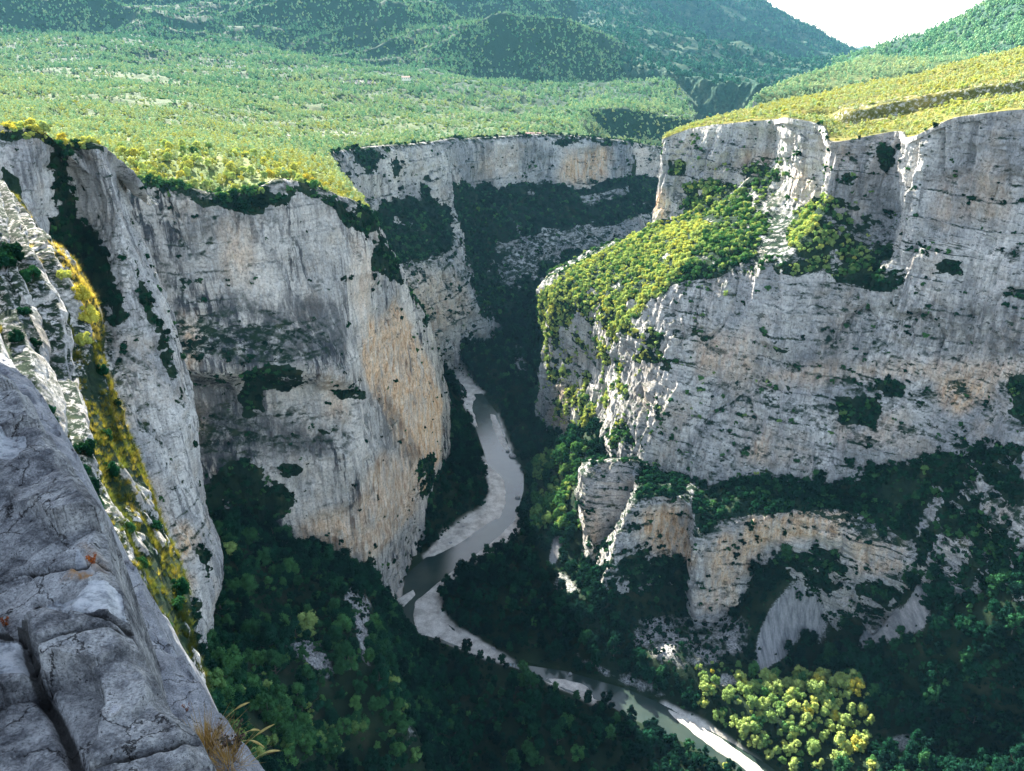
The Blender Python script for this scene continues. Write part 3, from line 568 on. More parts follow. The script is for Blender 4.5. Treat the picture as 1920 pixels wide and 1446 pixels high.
ZC_or = [(Z(1770,680,1850,675,1850,740,1790,780,1760,750),.9),(Z(1410,690,1920,672,1920,712,1420,720),.5),(Z(1225,370,1250,360,1250,420,1225,410),.9),(Z(1300,640,1400,610,1400,700,1300,690),.5),(Z(1390,820,1440,800,1430,860,1390,860),.7),(Z(1490,310,1530,320,1530,380,1490,380),.4),(Z(1030,730,1060,720,1060,800,1030,800),.6),(Z(1740,330,1900,320,1900,420,1760,420),.25),(Z(1380,290,1450,280,1450,350,1390,340),.4),(Z(1560,790,1700,770,1700,830,1570,840),.35)]
ZC_dk = [(Z(1700,560,1920,560,1920,660,1720,660),.4),(Z(1480,540,1640,540,1640,690,1500,690),.3)]
ZD_veg = [(Z(1320,895,1420,892,1500,885,1620,860,1700,848,1800,830,1920,820,1920,870,1800,880,1740,940,1700,1010,1600,960,1480,955,1400,960,1350,975,1310,970,1315,920),.93),(Z(1800,880,1920,860,1920,1010,1740,1010,1740,940),.6),
 (Z(1430,1040,1470,1030,1540,1030,1590,1050,1600,1090,1560,1110,1380,1150,1400,1080),.62),(Z(1150,1060,1210,1020,1295,1060,1295,1140,1140,1130),.6),(Z(1200,870,1290,880,1290,930,1200,940),.7),(Z(1600,1080,1720,1085,1720,1140,1600,1140),.55),(Z(1720,990,1920,990,1920,1120,1700,1100),.55),(Z(1310,890,1345,890,1350,1000,1310,1000),.8),(Z(1305,1095,1375,1092,1380,1108,1305,1110),.6)]
ZD_or = [(Z(1195,955,1285,945,1300,1060,1240,1050,1190,1000),1.),(Z(1320,1010,1375,1000,1378,1140,1325,1120),.8),(Z(1385,975,1470,965,1600,960,1600,1020,1430,1020,1400,1080,1382,1080),.85),(Z(1600,1020,1700,1010,1700,1080,1600,1085),.55),(Z(1300,1105,1375,1100,1375,1140,1300,1142),.6),(Z(1092,950,1115,960,1120,1030,1095,1010),.5)]
ZL_veg = [(Z(90,270,130,275,120,330,160,420,195,430,205,500,230,560,200,620,180,650,110,520,85,440,92,350),.95),(Z(245,450,290,560,340,700,350,760,335,760,300,660,262,560),.6),(Z(0,300,40,330,40,420,0,400),.7),(Z(200,500,235,560,240,600,195,640),.7),(Z(190,690,250,690,240,730,190,720),.5),(Z(180,640,220,640,230,900,200,900,180,760),.35),(Z(360,980,385,1000,390,1080,370,1060),.6),(Z(330,1130,375,1120,370,1260,330,1240),.5),(Z(0,225,60,232,195,262,200,290,150,290,60,262,0,255),.8)]
ZL_or = [(Z(332,985,362,990,364,1050,335,1050),1.),(Z(340,1070,372,1070,370,1110,345,1110),.9),(Z(270,900,300,900,330,1000,300,1000),.3)]
ZV_bare = [(Z(640,1100,680,1100,705,1160,708,1260,700,1280,680,1230,672,1170,650,1150),.75),(Z(540,1190,600,1200,640,1260,620,1290,570,1240,530,1220),.6),(Z(750,1310,775,1330,778,1420,760,1400),.7),
 (Z(1070,1230,1240,1270,1280,1310,1230,1310,1150,1280,1060,1250),.55),(Z(1170,1150,1400,1150,1420,1230,1260,1270,1180,1220),.5),(Z(740,1100,790,1060,800,1070,760,1125,735,1130),.8),(Z(950,640,990,640,990,720,955,700),.6),(Z(1030,810,1060,840,1090,850,1095,880,1070,890),.7),(Z(1660,1370,1720,1370,1720,1420,1660,1420),.65),(Z(1340,1260,1400,1270,1380,1290,1330,1280),.8)]
ZV_scree = [(Z(1498,1082,1522,1084,1540,1125,1556,1165,1592,1198,1548,1196,1502,1184,1468,1226,1418,1264,1408,1240,1418,1192,1436,1150,1468,1112),1.),(Z(1640,1150,1700,1130,1715,1080,1735,1090,1735,1170,1700,1180,1640,1200,1605,1215,1600,1185),1.),(Z(1725,1000,1755,1010,1750,1060,1725,1080),.95),(Z(1780,1000,1820,1010,1820,1110,1785,1110),.95),(Z(1040,1060,1070,1060,1110,1110,1080,1120,1035,1110),.5),(Z(1040,1000,1060,1005,1050,1050,1030,1060),.9),(Z(1850,990,1920,1010,1920,1050,1860,1030),.6),(Z(1090,835,1060,880,1080,905,1110,880),.45)]
ZV_tree = [(z[0], 0.) if z[1] > .8 else (z[0], .3) for z in ZV_scree+ZV_bare]
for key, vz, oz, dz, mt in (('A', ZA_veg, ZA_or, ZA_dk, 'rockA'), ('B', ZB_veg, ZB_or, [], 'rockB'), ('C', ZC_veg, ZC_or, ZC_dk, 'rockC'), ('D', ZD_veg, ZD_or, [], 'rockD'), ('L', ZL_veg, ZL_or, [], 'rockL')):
    w = walls[key]; G = w['G']
    zs_ = blur(paint(G, 0, vz, 16), 6); x, y, z = G[..., 0], G[..., 1], G[..., 2]; kk = w['k']
    rag = fbm(x/(16*kk), y/(16*kk), z/(11*kk), 5, .62)
    w['cov'] = sstep(.02, .16, zs_-.46+1.05*rag); w['veg'] = w['cov']*np.clip(.55+zs_*.6, 0, 1)
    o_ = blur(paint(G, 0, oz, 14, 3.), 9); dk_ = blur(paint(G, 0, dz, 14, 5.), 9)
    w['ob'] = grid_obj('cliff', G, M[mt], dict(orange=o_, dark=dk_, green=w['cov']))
tag(walls['A']['ob'], 'grey streaked limestone wall with an orange right flank, left side of the gorge', kind='structure')
tag(walls['B']['ob'], 'distant banded limestone wall under the plateau at the bend of the river', kind='structure')
tag(walls['C']['ob'], 'tall grey limestone wall and wooded bench on the right side of the gorge', kind='structure')
tag(walls['D']['ob'], 'lower bedded cliffs with orange overhangs and pillar above the scree', kind='structure')
tag(walls['L']['ob'], 'pale limestone spur between the near buttress and the streaked wall', kind='structure')
walls['A']['ob'].name = walls['B']['ob'].name = 'cliff'
vb = blur(paint(VG, 0, ZV_bare, 16), 5); vs = blur(paint(VG, 0, ZV_scree, 12), 4)
gm = sstep(-5, -1, gvn)*sstep(-6, 0, sd+2)
vo = grid_obj('valley_floor', VG, M['valley'], dict(bare=vb, scree=vs, gravel=gm)); tag(vo, 'wooded valley floor with pale gravel banks and grey scree', kind='structure')
ZP_bare = [(Z(620,150,700,150,725,156,690,162,640,160),.56),(Z(990,118,1090,112,1095,122,1000,128),.5),(Z(200,50,260,40,270,60,210,60),.35),(Z(90,100,160,95,150,115,95,115),.35),(Z(560,165,640,165,640,172,560,172),.4),(Z(480,255,600,245,720,250,700,256,500,262),.45),(Z(820,240,940,225,1000,240,940,256,840,258),.35),(Z(1120,213,1290,214,1290,219,1120,218),.5)]
pb = blur(paint(HG, 0, ZP_bare, 2), 1)
po = grid_obj('plateau', HG, M['plateau'], dict(bare=pb, wood=np.maximum(np.clip(.55*sstep(600, 1000, HG[..., 1])+sstep(1500, 2500, HG[..., 1])*.5, 0, .95), sstep(1075, 1110, U2)*sstep(2010, 1980, Y2)*sstep(1860, 1900, Y2))), HMASK); tag(po, 'wooded plateau running back from the cliff edge to the hills', kind='structure')  # wood: dark woodland ground, also painted shade between trees and on the hillside
ZT_bare = [(Z(1560,200,1700,182,1780,170,1925,146,1925,176,1800,190,1690,220,1640,228,1590,232),.75)]
tb = paint(land['T']['G'], 0, ZT_bare, 8); tb = np.maximum(tb, .8*sstep(.9, 1.1, land['T']['S'])*sstep(2.1, 1.95, land['T']['S'])*(slope_up(land['T']['G']) < .75))
for key, nm, mt, at, lb in (('T', 'heath', 'heathsoil', dict(bare=tb*.55), 'yellow scrub heath on top of the right-hand massif'),
        ('Q', 'hillside', 'plateau', dict(bare=sstep(.75, .55, slope_up(land['Q']['G']))), 'brownish scrub ridge with a low cliff beyond the massif'),
        ('H', 'hillside', 'hill', dict(bare=land['H']['S']*0), 'wooded green hill rising at the right edge'),
        ('M', 'mountain', 'hill', dict(bare=.22*sstep(4.9, 5.1, land['M']['S'])+.1*sstep(.6, .3, slope_up(land['M']['G']))), 'blue mountain slope falling to the saddle, cliffs at its foot'),
        ('K', 'mountain', 'hill', dict(bare=land['K']['S']*0+.4), 'small pointed peak far off in the saddle')):
    tag(grid_obj(nm, land[key]['G'], M[mt], dict(at, wood=land[key]['S']*0+(.3 if key == 'Q' else 0))), lb, kind='structure')
# water surface
WGm = (sd > -5)[:-1, :-1]
WG = np.stack([XX, YY, XX*0-400.], -1)
rap = blur(paint(WG, .0, [(Z(890,780,930,770,990,880,990,950,930,1010,880,1030,930,970,950,930,930,860,900,820),.22),(Z(820,650,850,640,900,740,880,760,830,690),.35),(Z(850,1190,1000,1240,990,1280,850,1240),.5)], 6), 4)
wo = grid_obj('river', WG, M['water'], dict(rapid=rap), WGm); tag(wo, 'grey green river winding along the bottom of the gorge', kind='structure')

# ================================================================= PLANT MESHES ===============================================
def quads(c, nrm, s, asp=1.):
    """one small leaf-spray quad at each centre"""
    n = len(c); t = rng.normal(size=(n, 3)); t -= (t*nrm).sum(1, keepdims=True)*nrm; t /= np.linalg.norm(t, axis=1, keepdims=True)+1e-9
    u = np.cross(nrm, t); s = np.broadcast_to(s, (n,))[:, None]
    V = np.stack([c-t*s-u*s*asp*.6, c+t*s*.7-u*s*asp, c+t*s+u*s*asp*.5, c-t*s*.6+u*s*asp], 1).reshape(-1, 3)
    return V, np.arange(4*n).reshape(n, 4)
def lobes(C, r, f, seg=8):
    th, ph = np.meshgrid(np.arange(seg)*2*pi/seg, np.linspace(.15, pi-.15, seg//2+1)); d = np.stack([np.sin(ph)*np.cos(th), np.sin(ph)*np.sin(th), np.cos(ph)], -1).reshape(-1, 3); nr = seg//2+1
    V = []; Fc = []
    for c, q in zip(C, r):
        dd = d*(f*q*(1+.35*noise(d[:, 0]*2.1+c[0]*9, d[:, 1]*2.1+c[1]*9, d[:, 2]*2.1+c[2]*9)))[:, None]; b0 = len(V)*len(d); V.append(dd+c)
        for i in range(nr-1):
            for k in range(seg): Fc.append((b0+i*seg+k, b0+(i+1)*seg+k, b0+(i+1)*seg+(k+1) % seg, b0+i*seg+(k+1) % seg))
    return np.concatenate(V), np.array(Fc)
def crown(nb, nl, leaf, R_=1., h=1.1, base=.45, cone=0., core=.72):
    """lumpy crown, radius about 1, resting from z=base to base+2h*.8; leaf sprays spread over many lobes"""
    C = []; r = []
    for i in range(nb):
        a = rng.random()*2*pi; z = rng.random(); rr = (1-.75*abs(z-.35)**1.3-cone*z)*(.25+.75*rng.random()**.6)*.85
        C.append((cos(a)*rr, sin(a)*rr, base+.3*h+z*1.35*h)); r.append((.20+.26*rng.random())*(1-cone*.5*z))
    C = np.array(C); r = np.array(r)
    k = rng.integers(0, nb, nl); d = rng.normal(size=(nl, 3)); d /= np.linalg.norm(d, axis=1, keepdims=True)
    d[:, 2] = np.where(rng.random(nl) < .6, np.abs(d[:, 2]), d[:, 2])
    lump = 1+.30*noise(d[:, 0]*2.2+k*3.1, d[:, 1]*2.2, d[:, 2]*2.2)
    rad = r[k]*lump*(1.02-.5*rng.random(nl)**1.6)*(1+.10*rng.normal(size=nl))
    c = C[k]+d*rad[:, None]
    n = d*.9+rng.normal(size=(nl, 3))*.55; n /= np.linalg.norm(n, axis=1, keepdims=True)
    V, Fq = quads(c*R_, n, leaf*R_*(.6+.8*rng.random(nl))); V2, F2 = lobes(C, r, core); return np.concatenate([V, V2]), np.concatenate([Fq, F2+len(V)])
def tube_mesh(paths, sides=6):
    V = []; Fc = []
    for pts, rads in paths:
        base = len(V); pts = np.array(pts, float)
        for i, (p, r) in enumerate(zip(pts, rads)):
            d = pts[min(i+1, len(pts)-1)]-pts[max(i-1, 0)]; d /= np.linalg.norm(d)+1e-9
            a = np.cross(d, (.3, 1, .2)); a /= np.linalg.norm(a); b_ = np.cross(d, a)
            for k in range(sides): t = 2*pi*k/sides; V.append(p+r*(cos(t)*a+sin(t)*b_))
        for i in range(len(pts)-1):
            for k in range(sides): Fc.append((base+i*sides+k, base+i*sides+(k+1) % sides, base+(i+1)*sides+(k+1) % sides, base+(i+1)*sides+k))
    return np.array(V), np.array(Fc)
def trunk_mesh(h=1.1, base=.45):
    P_ = [([(0, 0, -.15), (.02, .01, base*.5), (.05, -.03, base+.4*h), (.03, .02, base+h)], [.075, .06, .045, .02])]
    for i in range(5):
        a = i*1.3+rng.random(); z0 = base*.7+.18*h*i*.6; L = .55+.2*rng.random()
        P_.append(([(.03, 0, z0), (cos(a)*L*.5, sin(a)*L*.5, z0+.28), (cos(a)*L, sin(a)*L, z0+.6)], [.035, .025, .01]))
    return tube_mesh(P_)
def plant(name, nb, nl, leaf, mat='leaf', **kw):
    V, Fq = crown(nb, nl, leaf, **kw); me = mesh_from(name, V, Fq, False); me.materials.append(M[mat]); return me
hi = [plant('crown', 22, 2300, .056, h=1.0+.15*i, base=.3) for i in range(3)]+[plant('crown', 24, 2100, .052, h=1.6, base=.25, cone=.45), plant('crown', 13, 1700, .06, h=.75, base=.25), plant('crown', 18, 900, .055, h=1.2, base=.3)]
trunks = [mesh_from('trunk', *tube, True) for tube in (trunk_mesh(), trunk_mesh(1.3))]
for t in trunks: t.materials.append(M['bark'])
nshr = [plant('foliage', 14, 1700, .065, h=.55, base=-.25), plant('foliage', 18, 1700, .06, h=.8, base=-.25)]
shr = [plant('foliage', 9, 520, .105, h=.55, base=-.25), plant('foliage', 7, 460, .11, h=.45, base=-.25), plant('foliage', 12, 560, .10, h=.85, base=-.25)]
lo = [plant('far_crown', 8+i, 70, .13, mat='leaffar', h=1.0+.15*i, base=-.1, core=1.0) for i in range(4)]
stems = []
for i in range(2):
    Pp = [([(0, 0, -.4), (.15*cos(a), .15*sin(a), .1), (.4*cos(a), .4*sin(a), .55)], [.05, .035, .012]) for a in (0, 1.9, 3.8)]
    me = mesh_from('stem', *tube_mesh(Pp, 5), True); me.materials.append(M['bark']); stems.append(me)
# ================================================================= SCATTER ====================================================
def scatter(G, dens, mask=None, jit=1.):
    """points on a grid surface, dens per vertex in plants per square metre of true surface"""
    a = G[1:, 1:]-G[:-1, :-1]; b_ = G[1:, :-1]-G[:-1, 1:]; area = .5*np.linalg.norm(np.cross(a, b_), axis=-1)
    e = area*.25*(dens[1:, 1:]+dens[:-1, :-1]+dens[1:, :-1]+dens[:-1, 1:])
    if mask is not None: e = e*mask
    k = rng.poisson(np.minimum(e, 20)); idx = np.repeat(np.arange(e.size), k.ravel()); i, j = np.unravel_index(idx, e.shape)
    s, t = rng.random(len(i))[:, None], rng.random(len(i))[:, None]
    p = (1-s)*((1-t)*G[i, j]+t*G[i, j+1])+s*((1-t)*G[i+1, j]+t*G[i+1, j+1])
    return p, i, j
def in_view(p, mu=160, mv=200):
    u, v, d = proj(p); return (u > -mu) & (u < 1920+mu) & (v > -mv) & (v < 1446+mv) & (d > 2)
def gn_scatter(name, pts, size, tint, meshes, label, tilt=.12, zs=None):
    me = bpy.data.meshes.new(name); me.vertices.add(len(pts)); me.vertices.foreach_set('co', np.ascontiguousarray(pts, np.float32).ravel()); me.update()
    o = link(name, me)
    for k, a in (('size', size), ('tint', tint), ('zs', np.ones(len(pts)) if zs is None else zs)):
        at = me.attributes.new(k, 'FLOAT', 'POINT'); at.data.foreach_set('value', np.ascontiguousarray(a, np.float32))
    at = me.attributes.new('pick', 'INT', 'POINT'); at.data.foreach_set('value', rng.integers(0, len(meshes), len(pts)).astype(np.int32))
    at = me.attributes.new('rot', 'FLOAT_VECTOR', 'POINT'); r = np.c_[(rng.random((len(pts), 2))-.5)*2*tilt, rng.random(len(pts))*6.28].astype(np.float32); at.data.foreach_set('vector', r.ravel())
    g = bpy.data.node_groups.new(name, 'GeometryNodeTree'); g.interface.new_socket('Geometry', in_out='INPUT', socket_type='NodeSocketGeometry'); g.interface.new_socket('Geometry', in_out='OUTPUT', socket_type='NodeSocketGeometry')
    N = g.nodes.new; L = g.links.new; gi = N('NodeGroupInput'); go = N('NodeGroupOutput')
    iop = N('GeometryNodeInstanceOnPoints'); L(gi.outputs[0], iop.inputs['Points']); L(iop.outputs[0], go.inputs[0])
    jg = N('GeometryNodeJoinGeometry')
    for mm_ in reversed(meshes):
        src = bpy.data.objects.get('src_'+mm_.name) or bpy.data.objects.new('src_'+mm_.name, mm_)   # never linked to the scene
        oi = N('GeometryNodeObjectInfo'); oi.inputs['Object'].default_value = src; oi.inputs['As Instance'].default_value = True; L(oi.outputs['Geometry'], jg.inputs[0])
    L(jg.outputs[0], iop.inputs['Instance']); iop.inputs['Pick Instance'].default_value = True
    def at_(n, t):
        x = N('GeometryNodeInputNamedAttribute'); x.data_type = t; x.inputs[0].default_value = n; return x.outputs[0]
    L(at_('pick', 'INT'), iop.inputs['Instance Index'])
    L(at_('rot', 'FLOAT_VECTOR'), iop.inputs['Rotation'])
    cx = N('ShaderNodeCombineXYZ'); sz = at_('size', 'FLOAT'); m_ = N('ShaderNodeMath'); m_.operation = 'MULTIPLY'; L(sz, m_.inputs[0]); L(at_('zs', 'FLOAT'), m_.inputs[1])
    L(sz, cx.inputs[0]); L(sz, cx.inputs[1]); L(m_.outputs[0], cx.inputs[2]); L(cx.outputs[0], iop.inputs['Scale'])
    md = o.modifiers.new('scatter', 'NODES'); md.node_group = g
    tag(o, label, kind='stuff'); return o
# visibility buffer from the land surfaces
ZB = np.full((362, 480), 1e9, np.float32)
def splat(G, m=None):
    u, v, d = proj(G); 
    if m is not None:
        mm_ = np.zeros(u.shape, bool); mm_[:-1, :-1] = m; u, v, d = u[mm_], v[mm_], d[mm_]
    i = (v.ravel()/4).astype(int); j = (u.ravel()/4).astype(int); d = d.ravel(); ok = (i >= 0) & (i < 362) & (j >= 0) & (j < 480) & (v.ravel() > 0) & (u.ravel() > 0)
    np.minimum.at(ZB, (i[ok], j[ok]), d[ok])
for w in walls.values(): splat(w['G'])
for w in land.values(): splat(w['G'])
splat(VG); splat(HG, HMASK)
PAR = Z(0,690,60,745,140,860,190,990,270,1150,350,1260,430,1370,510,1446,0,1446)
def visible(p, size):
    q = p+np.array([0, 0, 1.])*size[:, None]*.8
    u, v, d = proj(q); i = np.clip((v/4).astype(int), 0, 361); j = np.clip((u/4).astype(int), 0, 479)
    tol = 3+d*.012
    return (d < ZB[i, j]+tol) & (u > 0) & (u < 1920) & (v > 0) & (v < 1446) & ~inside(u, v, PAR)
def clump(p, s, o=3): return fbm(p[..., 0]/s, p[..., 1]/s, p[..., 2]/s, o)
pools = {}
# --- valley forest
dv = .040*sstep(-.5, -3, sd)*(1-.9*sstep(-3, 0, gvn))
dv = dv*(1-.97*sstep(.12, .5, blur(vs, 4)+.5*clump(VG, 9)))*(1-.8*sstep(.25, .6, blur(vb, 3)))
dv *= np.clip(.9+.8*clump(VG, 60), .35, 1.5)
p, i, j = scatter(VG, dv); 
u, v, d = proj(p)
sz = np.clip(3.0*np.exp(.34*rng.normal(size=len(p))), 1.3, 6)*(1+.15*clump(p, 50)); 
near = inside(u, v, Z(360,1000,640,1080,720,1200,800,1446,360,1446,350,1200)); sz = np.where(near, sz*rng.uniform(.7, 1.05, len(p)), sz)
sz = np.where(inside(u, v, Z(1150,1100,1420,1130,1420,1250,1290,1290,1170,1230)), sz*.6, sz)
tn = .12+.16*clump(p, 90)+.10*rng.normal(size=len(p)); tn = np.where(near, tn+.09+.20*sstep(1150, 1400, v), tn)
tn = np.where(inside(u, v, Z(1000,860,1100,840,1110,1000,1000,1000)), tn+.35, tn); tn = np.where(inside(u, v, Z(1300,1240,1620,1280,1640,1446,1340,1446)), tn+.54, tn)  # leaf tint raised in the two sunlit patches, sunlight put into the colour
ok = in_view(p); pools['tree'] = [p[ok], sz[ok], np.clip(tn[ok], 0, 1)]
p2, i, j = scatter(VG, np.where(sd > -1, 0, .045)*(1-.9*sstep(.2, .6, blur(vs, 3)))*(.4+.6*sstep(-.3, .2, clump(VG, 25)))); u2_, v2_, d2_ = proj(p2)
t2 = np.clip(.12+.15*clump(p2, 40)+.1*rng.normal(size=len(p2))+.2*inside(u2_, v2_, Z(360,1100,700,1200,790,1446,360,1446)), 0, 1); ok2 = in_view(p2); under = [p2[ok2], rng.uniform(.8, 1.9, ok2.sum()), t2[ok2]]
# --- shrubs on the rock walls
PP, SS, TT = [], [], []
for key, dn, s0, s1, tb_ in (('A', .085, .9, 2.6, .15), ('B', .030, 1.8, 4.0, .17), ('C', .12, .9, 2.6, .40), ('D', .14, 1., 3.0, .16), ('L', .16, .5, 1.9, .17)):
    w = walls[key]; G = w['G']; n = gnormal(G); nz = np.abs(n[..., 2]); x, y, z = G[..., 0], G[..., 1], G[..., 2]
    cl_ = fbm(x/14, y/14, z/9, 4, .6)
    cl2 = fbm(x/30, y/30, z/16+5, 4, .6)
    dens = dn*w['veg']*np.clip(.75+1.1*cl_, .08, 1.4)+dn*1.6*sstep(.10, .30, cl2)*sstep(.1, .3, cl_)*sstep(.2, .5, nz)+dn*.5*sstep(.45, .8, nz)*sstep(0, .2, cl_)+dn*.012
    if key == 'B': dens *= 1.35
    p, i, j = scatter(G, dens); U_, V_, D_ = proj(p)
    s = s0+(s1-s0)*rng.random(len(p))**1.5
    big = w['veg'][i, j] > .8; s = np.where(big, s*1.25, s)
    t = tb_+.14*clump(p, 40)+.11*rng.normal(size=len(p))
    if key == 'C': t = t+.30*inside(U_, V_, Z(1010,540,1240,410,1330,420,1250,560,1200,800,1015,800))+.15*inside(U_, V_, Z(1240,280,1440,300,1480,480,1250,500))+.30*inside(U_, V_, Z(1480,350,1640,350,1640,520,1480,520))-.2*sstep(1380, 1700, U_)  # yellower tint on the lit bench stands in for sunlight
    if key == 'A': t = t+.35*sstep(390, 350, V_)
    if key == 'L': t = t+.6*inside(U_, V_, Z(-50,200,200,250,215,290,60,262,-50,252))
    ok = in_view(p, 80, 80); PP.append(p[ok]); SS.append(s[ok]); TT.append(np.clip(t[ok], 0, .8 if key == 'C' else 1))
pools['shrub'] = [np.concatenate(PP), np.concatenate(SS), np.concatenate(TT)]
# --- plateau trees (left)
hu, hv, hd = proj(HG); hy = HG[..., 1]
bare = paint(HG, 0, ZP_bare, 3)
cl_ = fbm(HG[..., 0]/55, HG[..., 1]/90, 0*hy, 4, .65)+.5*fbm(HG[..., 0]/260, HG[..., 1]/150, 0*hy+3, 3)
dens = .034*(800/np.maximum(hy, 800))**1.0*np.clip(.75+1.9*cl_, .2+.6*sstep(1200, 700, hy), 1.5)*(1-bare)
dens = np.where(sdr > 1, dens, 0)*(.25+.75*sstep(.45, .75, slope_up(HG)))
p, i, j = scatter(HG, dens, HMASK); s = rng.uniform(1.3, 2.9, len(p))*(np.maximum(p[:, 1], 800)/800)**.5
U_, V_, D_ = proj(p)
t = .66+.16*clump(p, 120)-.10*sstep(900, 2200, p[:, 1])-.12*sstep(2000, 3000, p[:, 1])+.12*sstep(900, 470, p[:, 1])+.08*rng.normal(size=len(p))
ok = in_view(p, 100, 60); pools['plateau'] = [p[ok], s[ok], np.clip(t[ok], 0, 1)]
# --- heath shrubs (right plateau)
PP, SS, TT = [], [], []
for key, dn, s0, s1, tb_, sc in (('T', .075, .6, 1.5, .80, 1.), ('Q', .010, 2.2, 4.5, .60, 1.), ('H', .006, 4., 7.5, .42, 1.), ('M', .0013, 7, 12, .08, 1.)):
    G = land[key]['G']; nz = slope_up(G); cl_ = clump(G, 30 if key == 'T' else 120, 4)
    dens = dn*np.clip(.9+1.3*cl_, .4, 1.8)*sstep(.3, .6, nz)
    if key == 'M': dens = dens*np.where(land['M']['S'] > 5.4, .3, 1)
    if key == 'T': dens = dens*sstep(.02, .1, land['T']['S'])*(1-.55*sstep(.3, .7, tb))
    p, i, j = scatter(G, dens); s = s0+(s1-s0)*rng.random(len(p))**1.4
    if key == 'T': s = np.where(rng.random(len(p)) < .06, s*2, s)
    t = tb_+.12*clump(p, 60)+.05*rng.normal(size=len(p)); ok = in_view(p, 60, 30)
    PP.append(p[ok]); SS.append(s[ok]); TT.append(np.clip(t[ok], 0, 1))
pools['heath'] = [PP[0], SS[0], TT[0]]
pools['hill'] = [np.concatenate(PP[1:]), np.concatenate(SS[1:]), np.concatenate(TT[1:])]
print({k: len(v[0]) for k, v in pools.items()})
# --- the 300 that show largest become objects of their own, the rest one mass
def place(px, names):
    pass
def region(p, kind):
    u, v, d = [float(x) for x in proj(np.array(p))]
    if kind == 'tree':
        if u < 800 and v > 1000 and d < 420: return ('broadleaf tree on the steep wooded slope below the pale spur', 'trees on the slope below the spur')
        if 1290 < u < 1640 and v > 1230: return ('sunlit yellow green tree in the bright patch beside the river', 'sunlit trees beside the river')
        if u > 1400: return ('dark tree on the shaded slope under the scree', 'trees under the scree')
        if u > 830 and v < 1250: return ('dark green tree in the wood inside the river bend', 'trees inside the river bend')
        return ('dark green tree in the shaded wood on the near bank', 'trees on the near bank')
    if kind == 'shrub':
        if u < 420: return ('shrub rooted in the pale limestone spur', 'shrubs on the pale spur')
        if u < 850: return ('dark shrub on the grey streaked wall', 'shrubs on the streaked wall')
        if v > 830: return ('shrub on the bedded cliffs below the tall wall', 'shrubs on the lower cliffs')
        return ('shrub on the ledges of the tall right-hand massif', 'shrubs on the massif')
    if kind == 'plateau': return ('yellow green tree near the edge of the left plateau', 'trees on the left plateau')
    return ('low yellow bush on the heath above the tall wall', 'bushes on the heath')
def individuals(kind, name, meshes, trs, cat, rest_meshes, rest_name, rest_label, nmax=290, tilt=.12, lod=None):
    p, s, t = pools[kind]; u, v, d = proj(p); vis = visible(p, s); sc = np.where(vis, s/d, 0)
    idx = np.argsort(-sc)[:nmax]; idx = idx[sc[idx] > 0]
    proto = {}
    for q in idx:
        k = int(rng.integers(0, len(meshes)))
        lb, gp = region(p[q], kind)
        if k not in proto:
            e = empty(name); c = link('crown' if kind in ('tree', 'plateau') else 'foliage', meshes[k], None, e); tr = link('trunk' if kind in ('tree', 'plateau') else 'stem', trs[k % len(trs)], None, e); proto[k] = e
        else:
            src = proto[k]; e = src.copy(); COL.objects.link(e)
            for ch in src.children:
                c = ch.copy(); c.parent = e; COL.objects.link(c)
        e.location = p[q]; e.scale = (s[q], s[q], s[q]*rng.uniform(.85, 1.15)); e.rotation_euler = (0, 0, rng.random()*6.28)
        tag(e, lb, cat, gp)
        for c in e.children: c['tint'] = float(t[q])
    keep = np.ones(len(p), bool); keep[idx] = False
    gn_scatter(rest_name, p[keep], s[keep], t[keep], rest_meshes, rest_label, tilt)
individuals('tree', 'tree', hi, trunks, 'tree', hi, 'forest', 'dense dark green woodland along the valley floor', 215)
individuals('shrub', 'shrub', shr, stems, 'shrub', shr, 'cliff_shrubs', 'scattered dark shrubs clinging to the limestone walls', 290, .4)
individuals('plateau', 'tree', [hi[4], hi[0], hi[1]], trunks, 'tree', lo+[shr[0]], 'plateau_woodland', 'open light green woodland spread across the left plateau', 80)
individuals('heath', 'bush', shr, stems, 'bush', lo+[shr[2]], 'heath_bushes', 'low yellow scrub covering the right-hand plateau', 200)
gn_scatter('hill_woodland', *pools['hill'], lo, 'far woodland covering the hills beyond the gorge')
gn_scatter('undergrowth', *under, shr, 'low undergrowth between the trees of the valley', .4)
HAZE = 1.6e-5
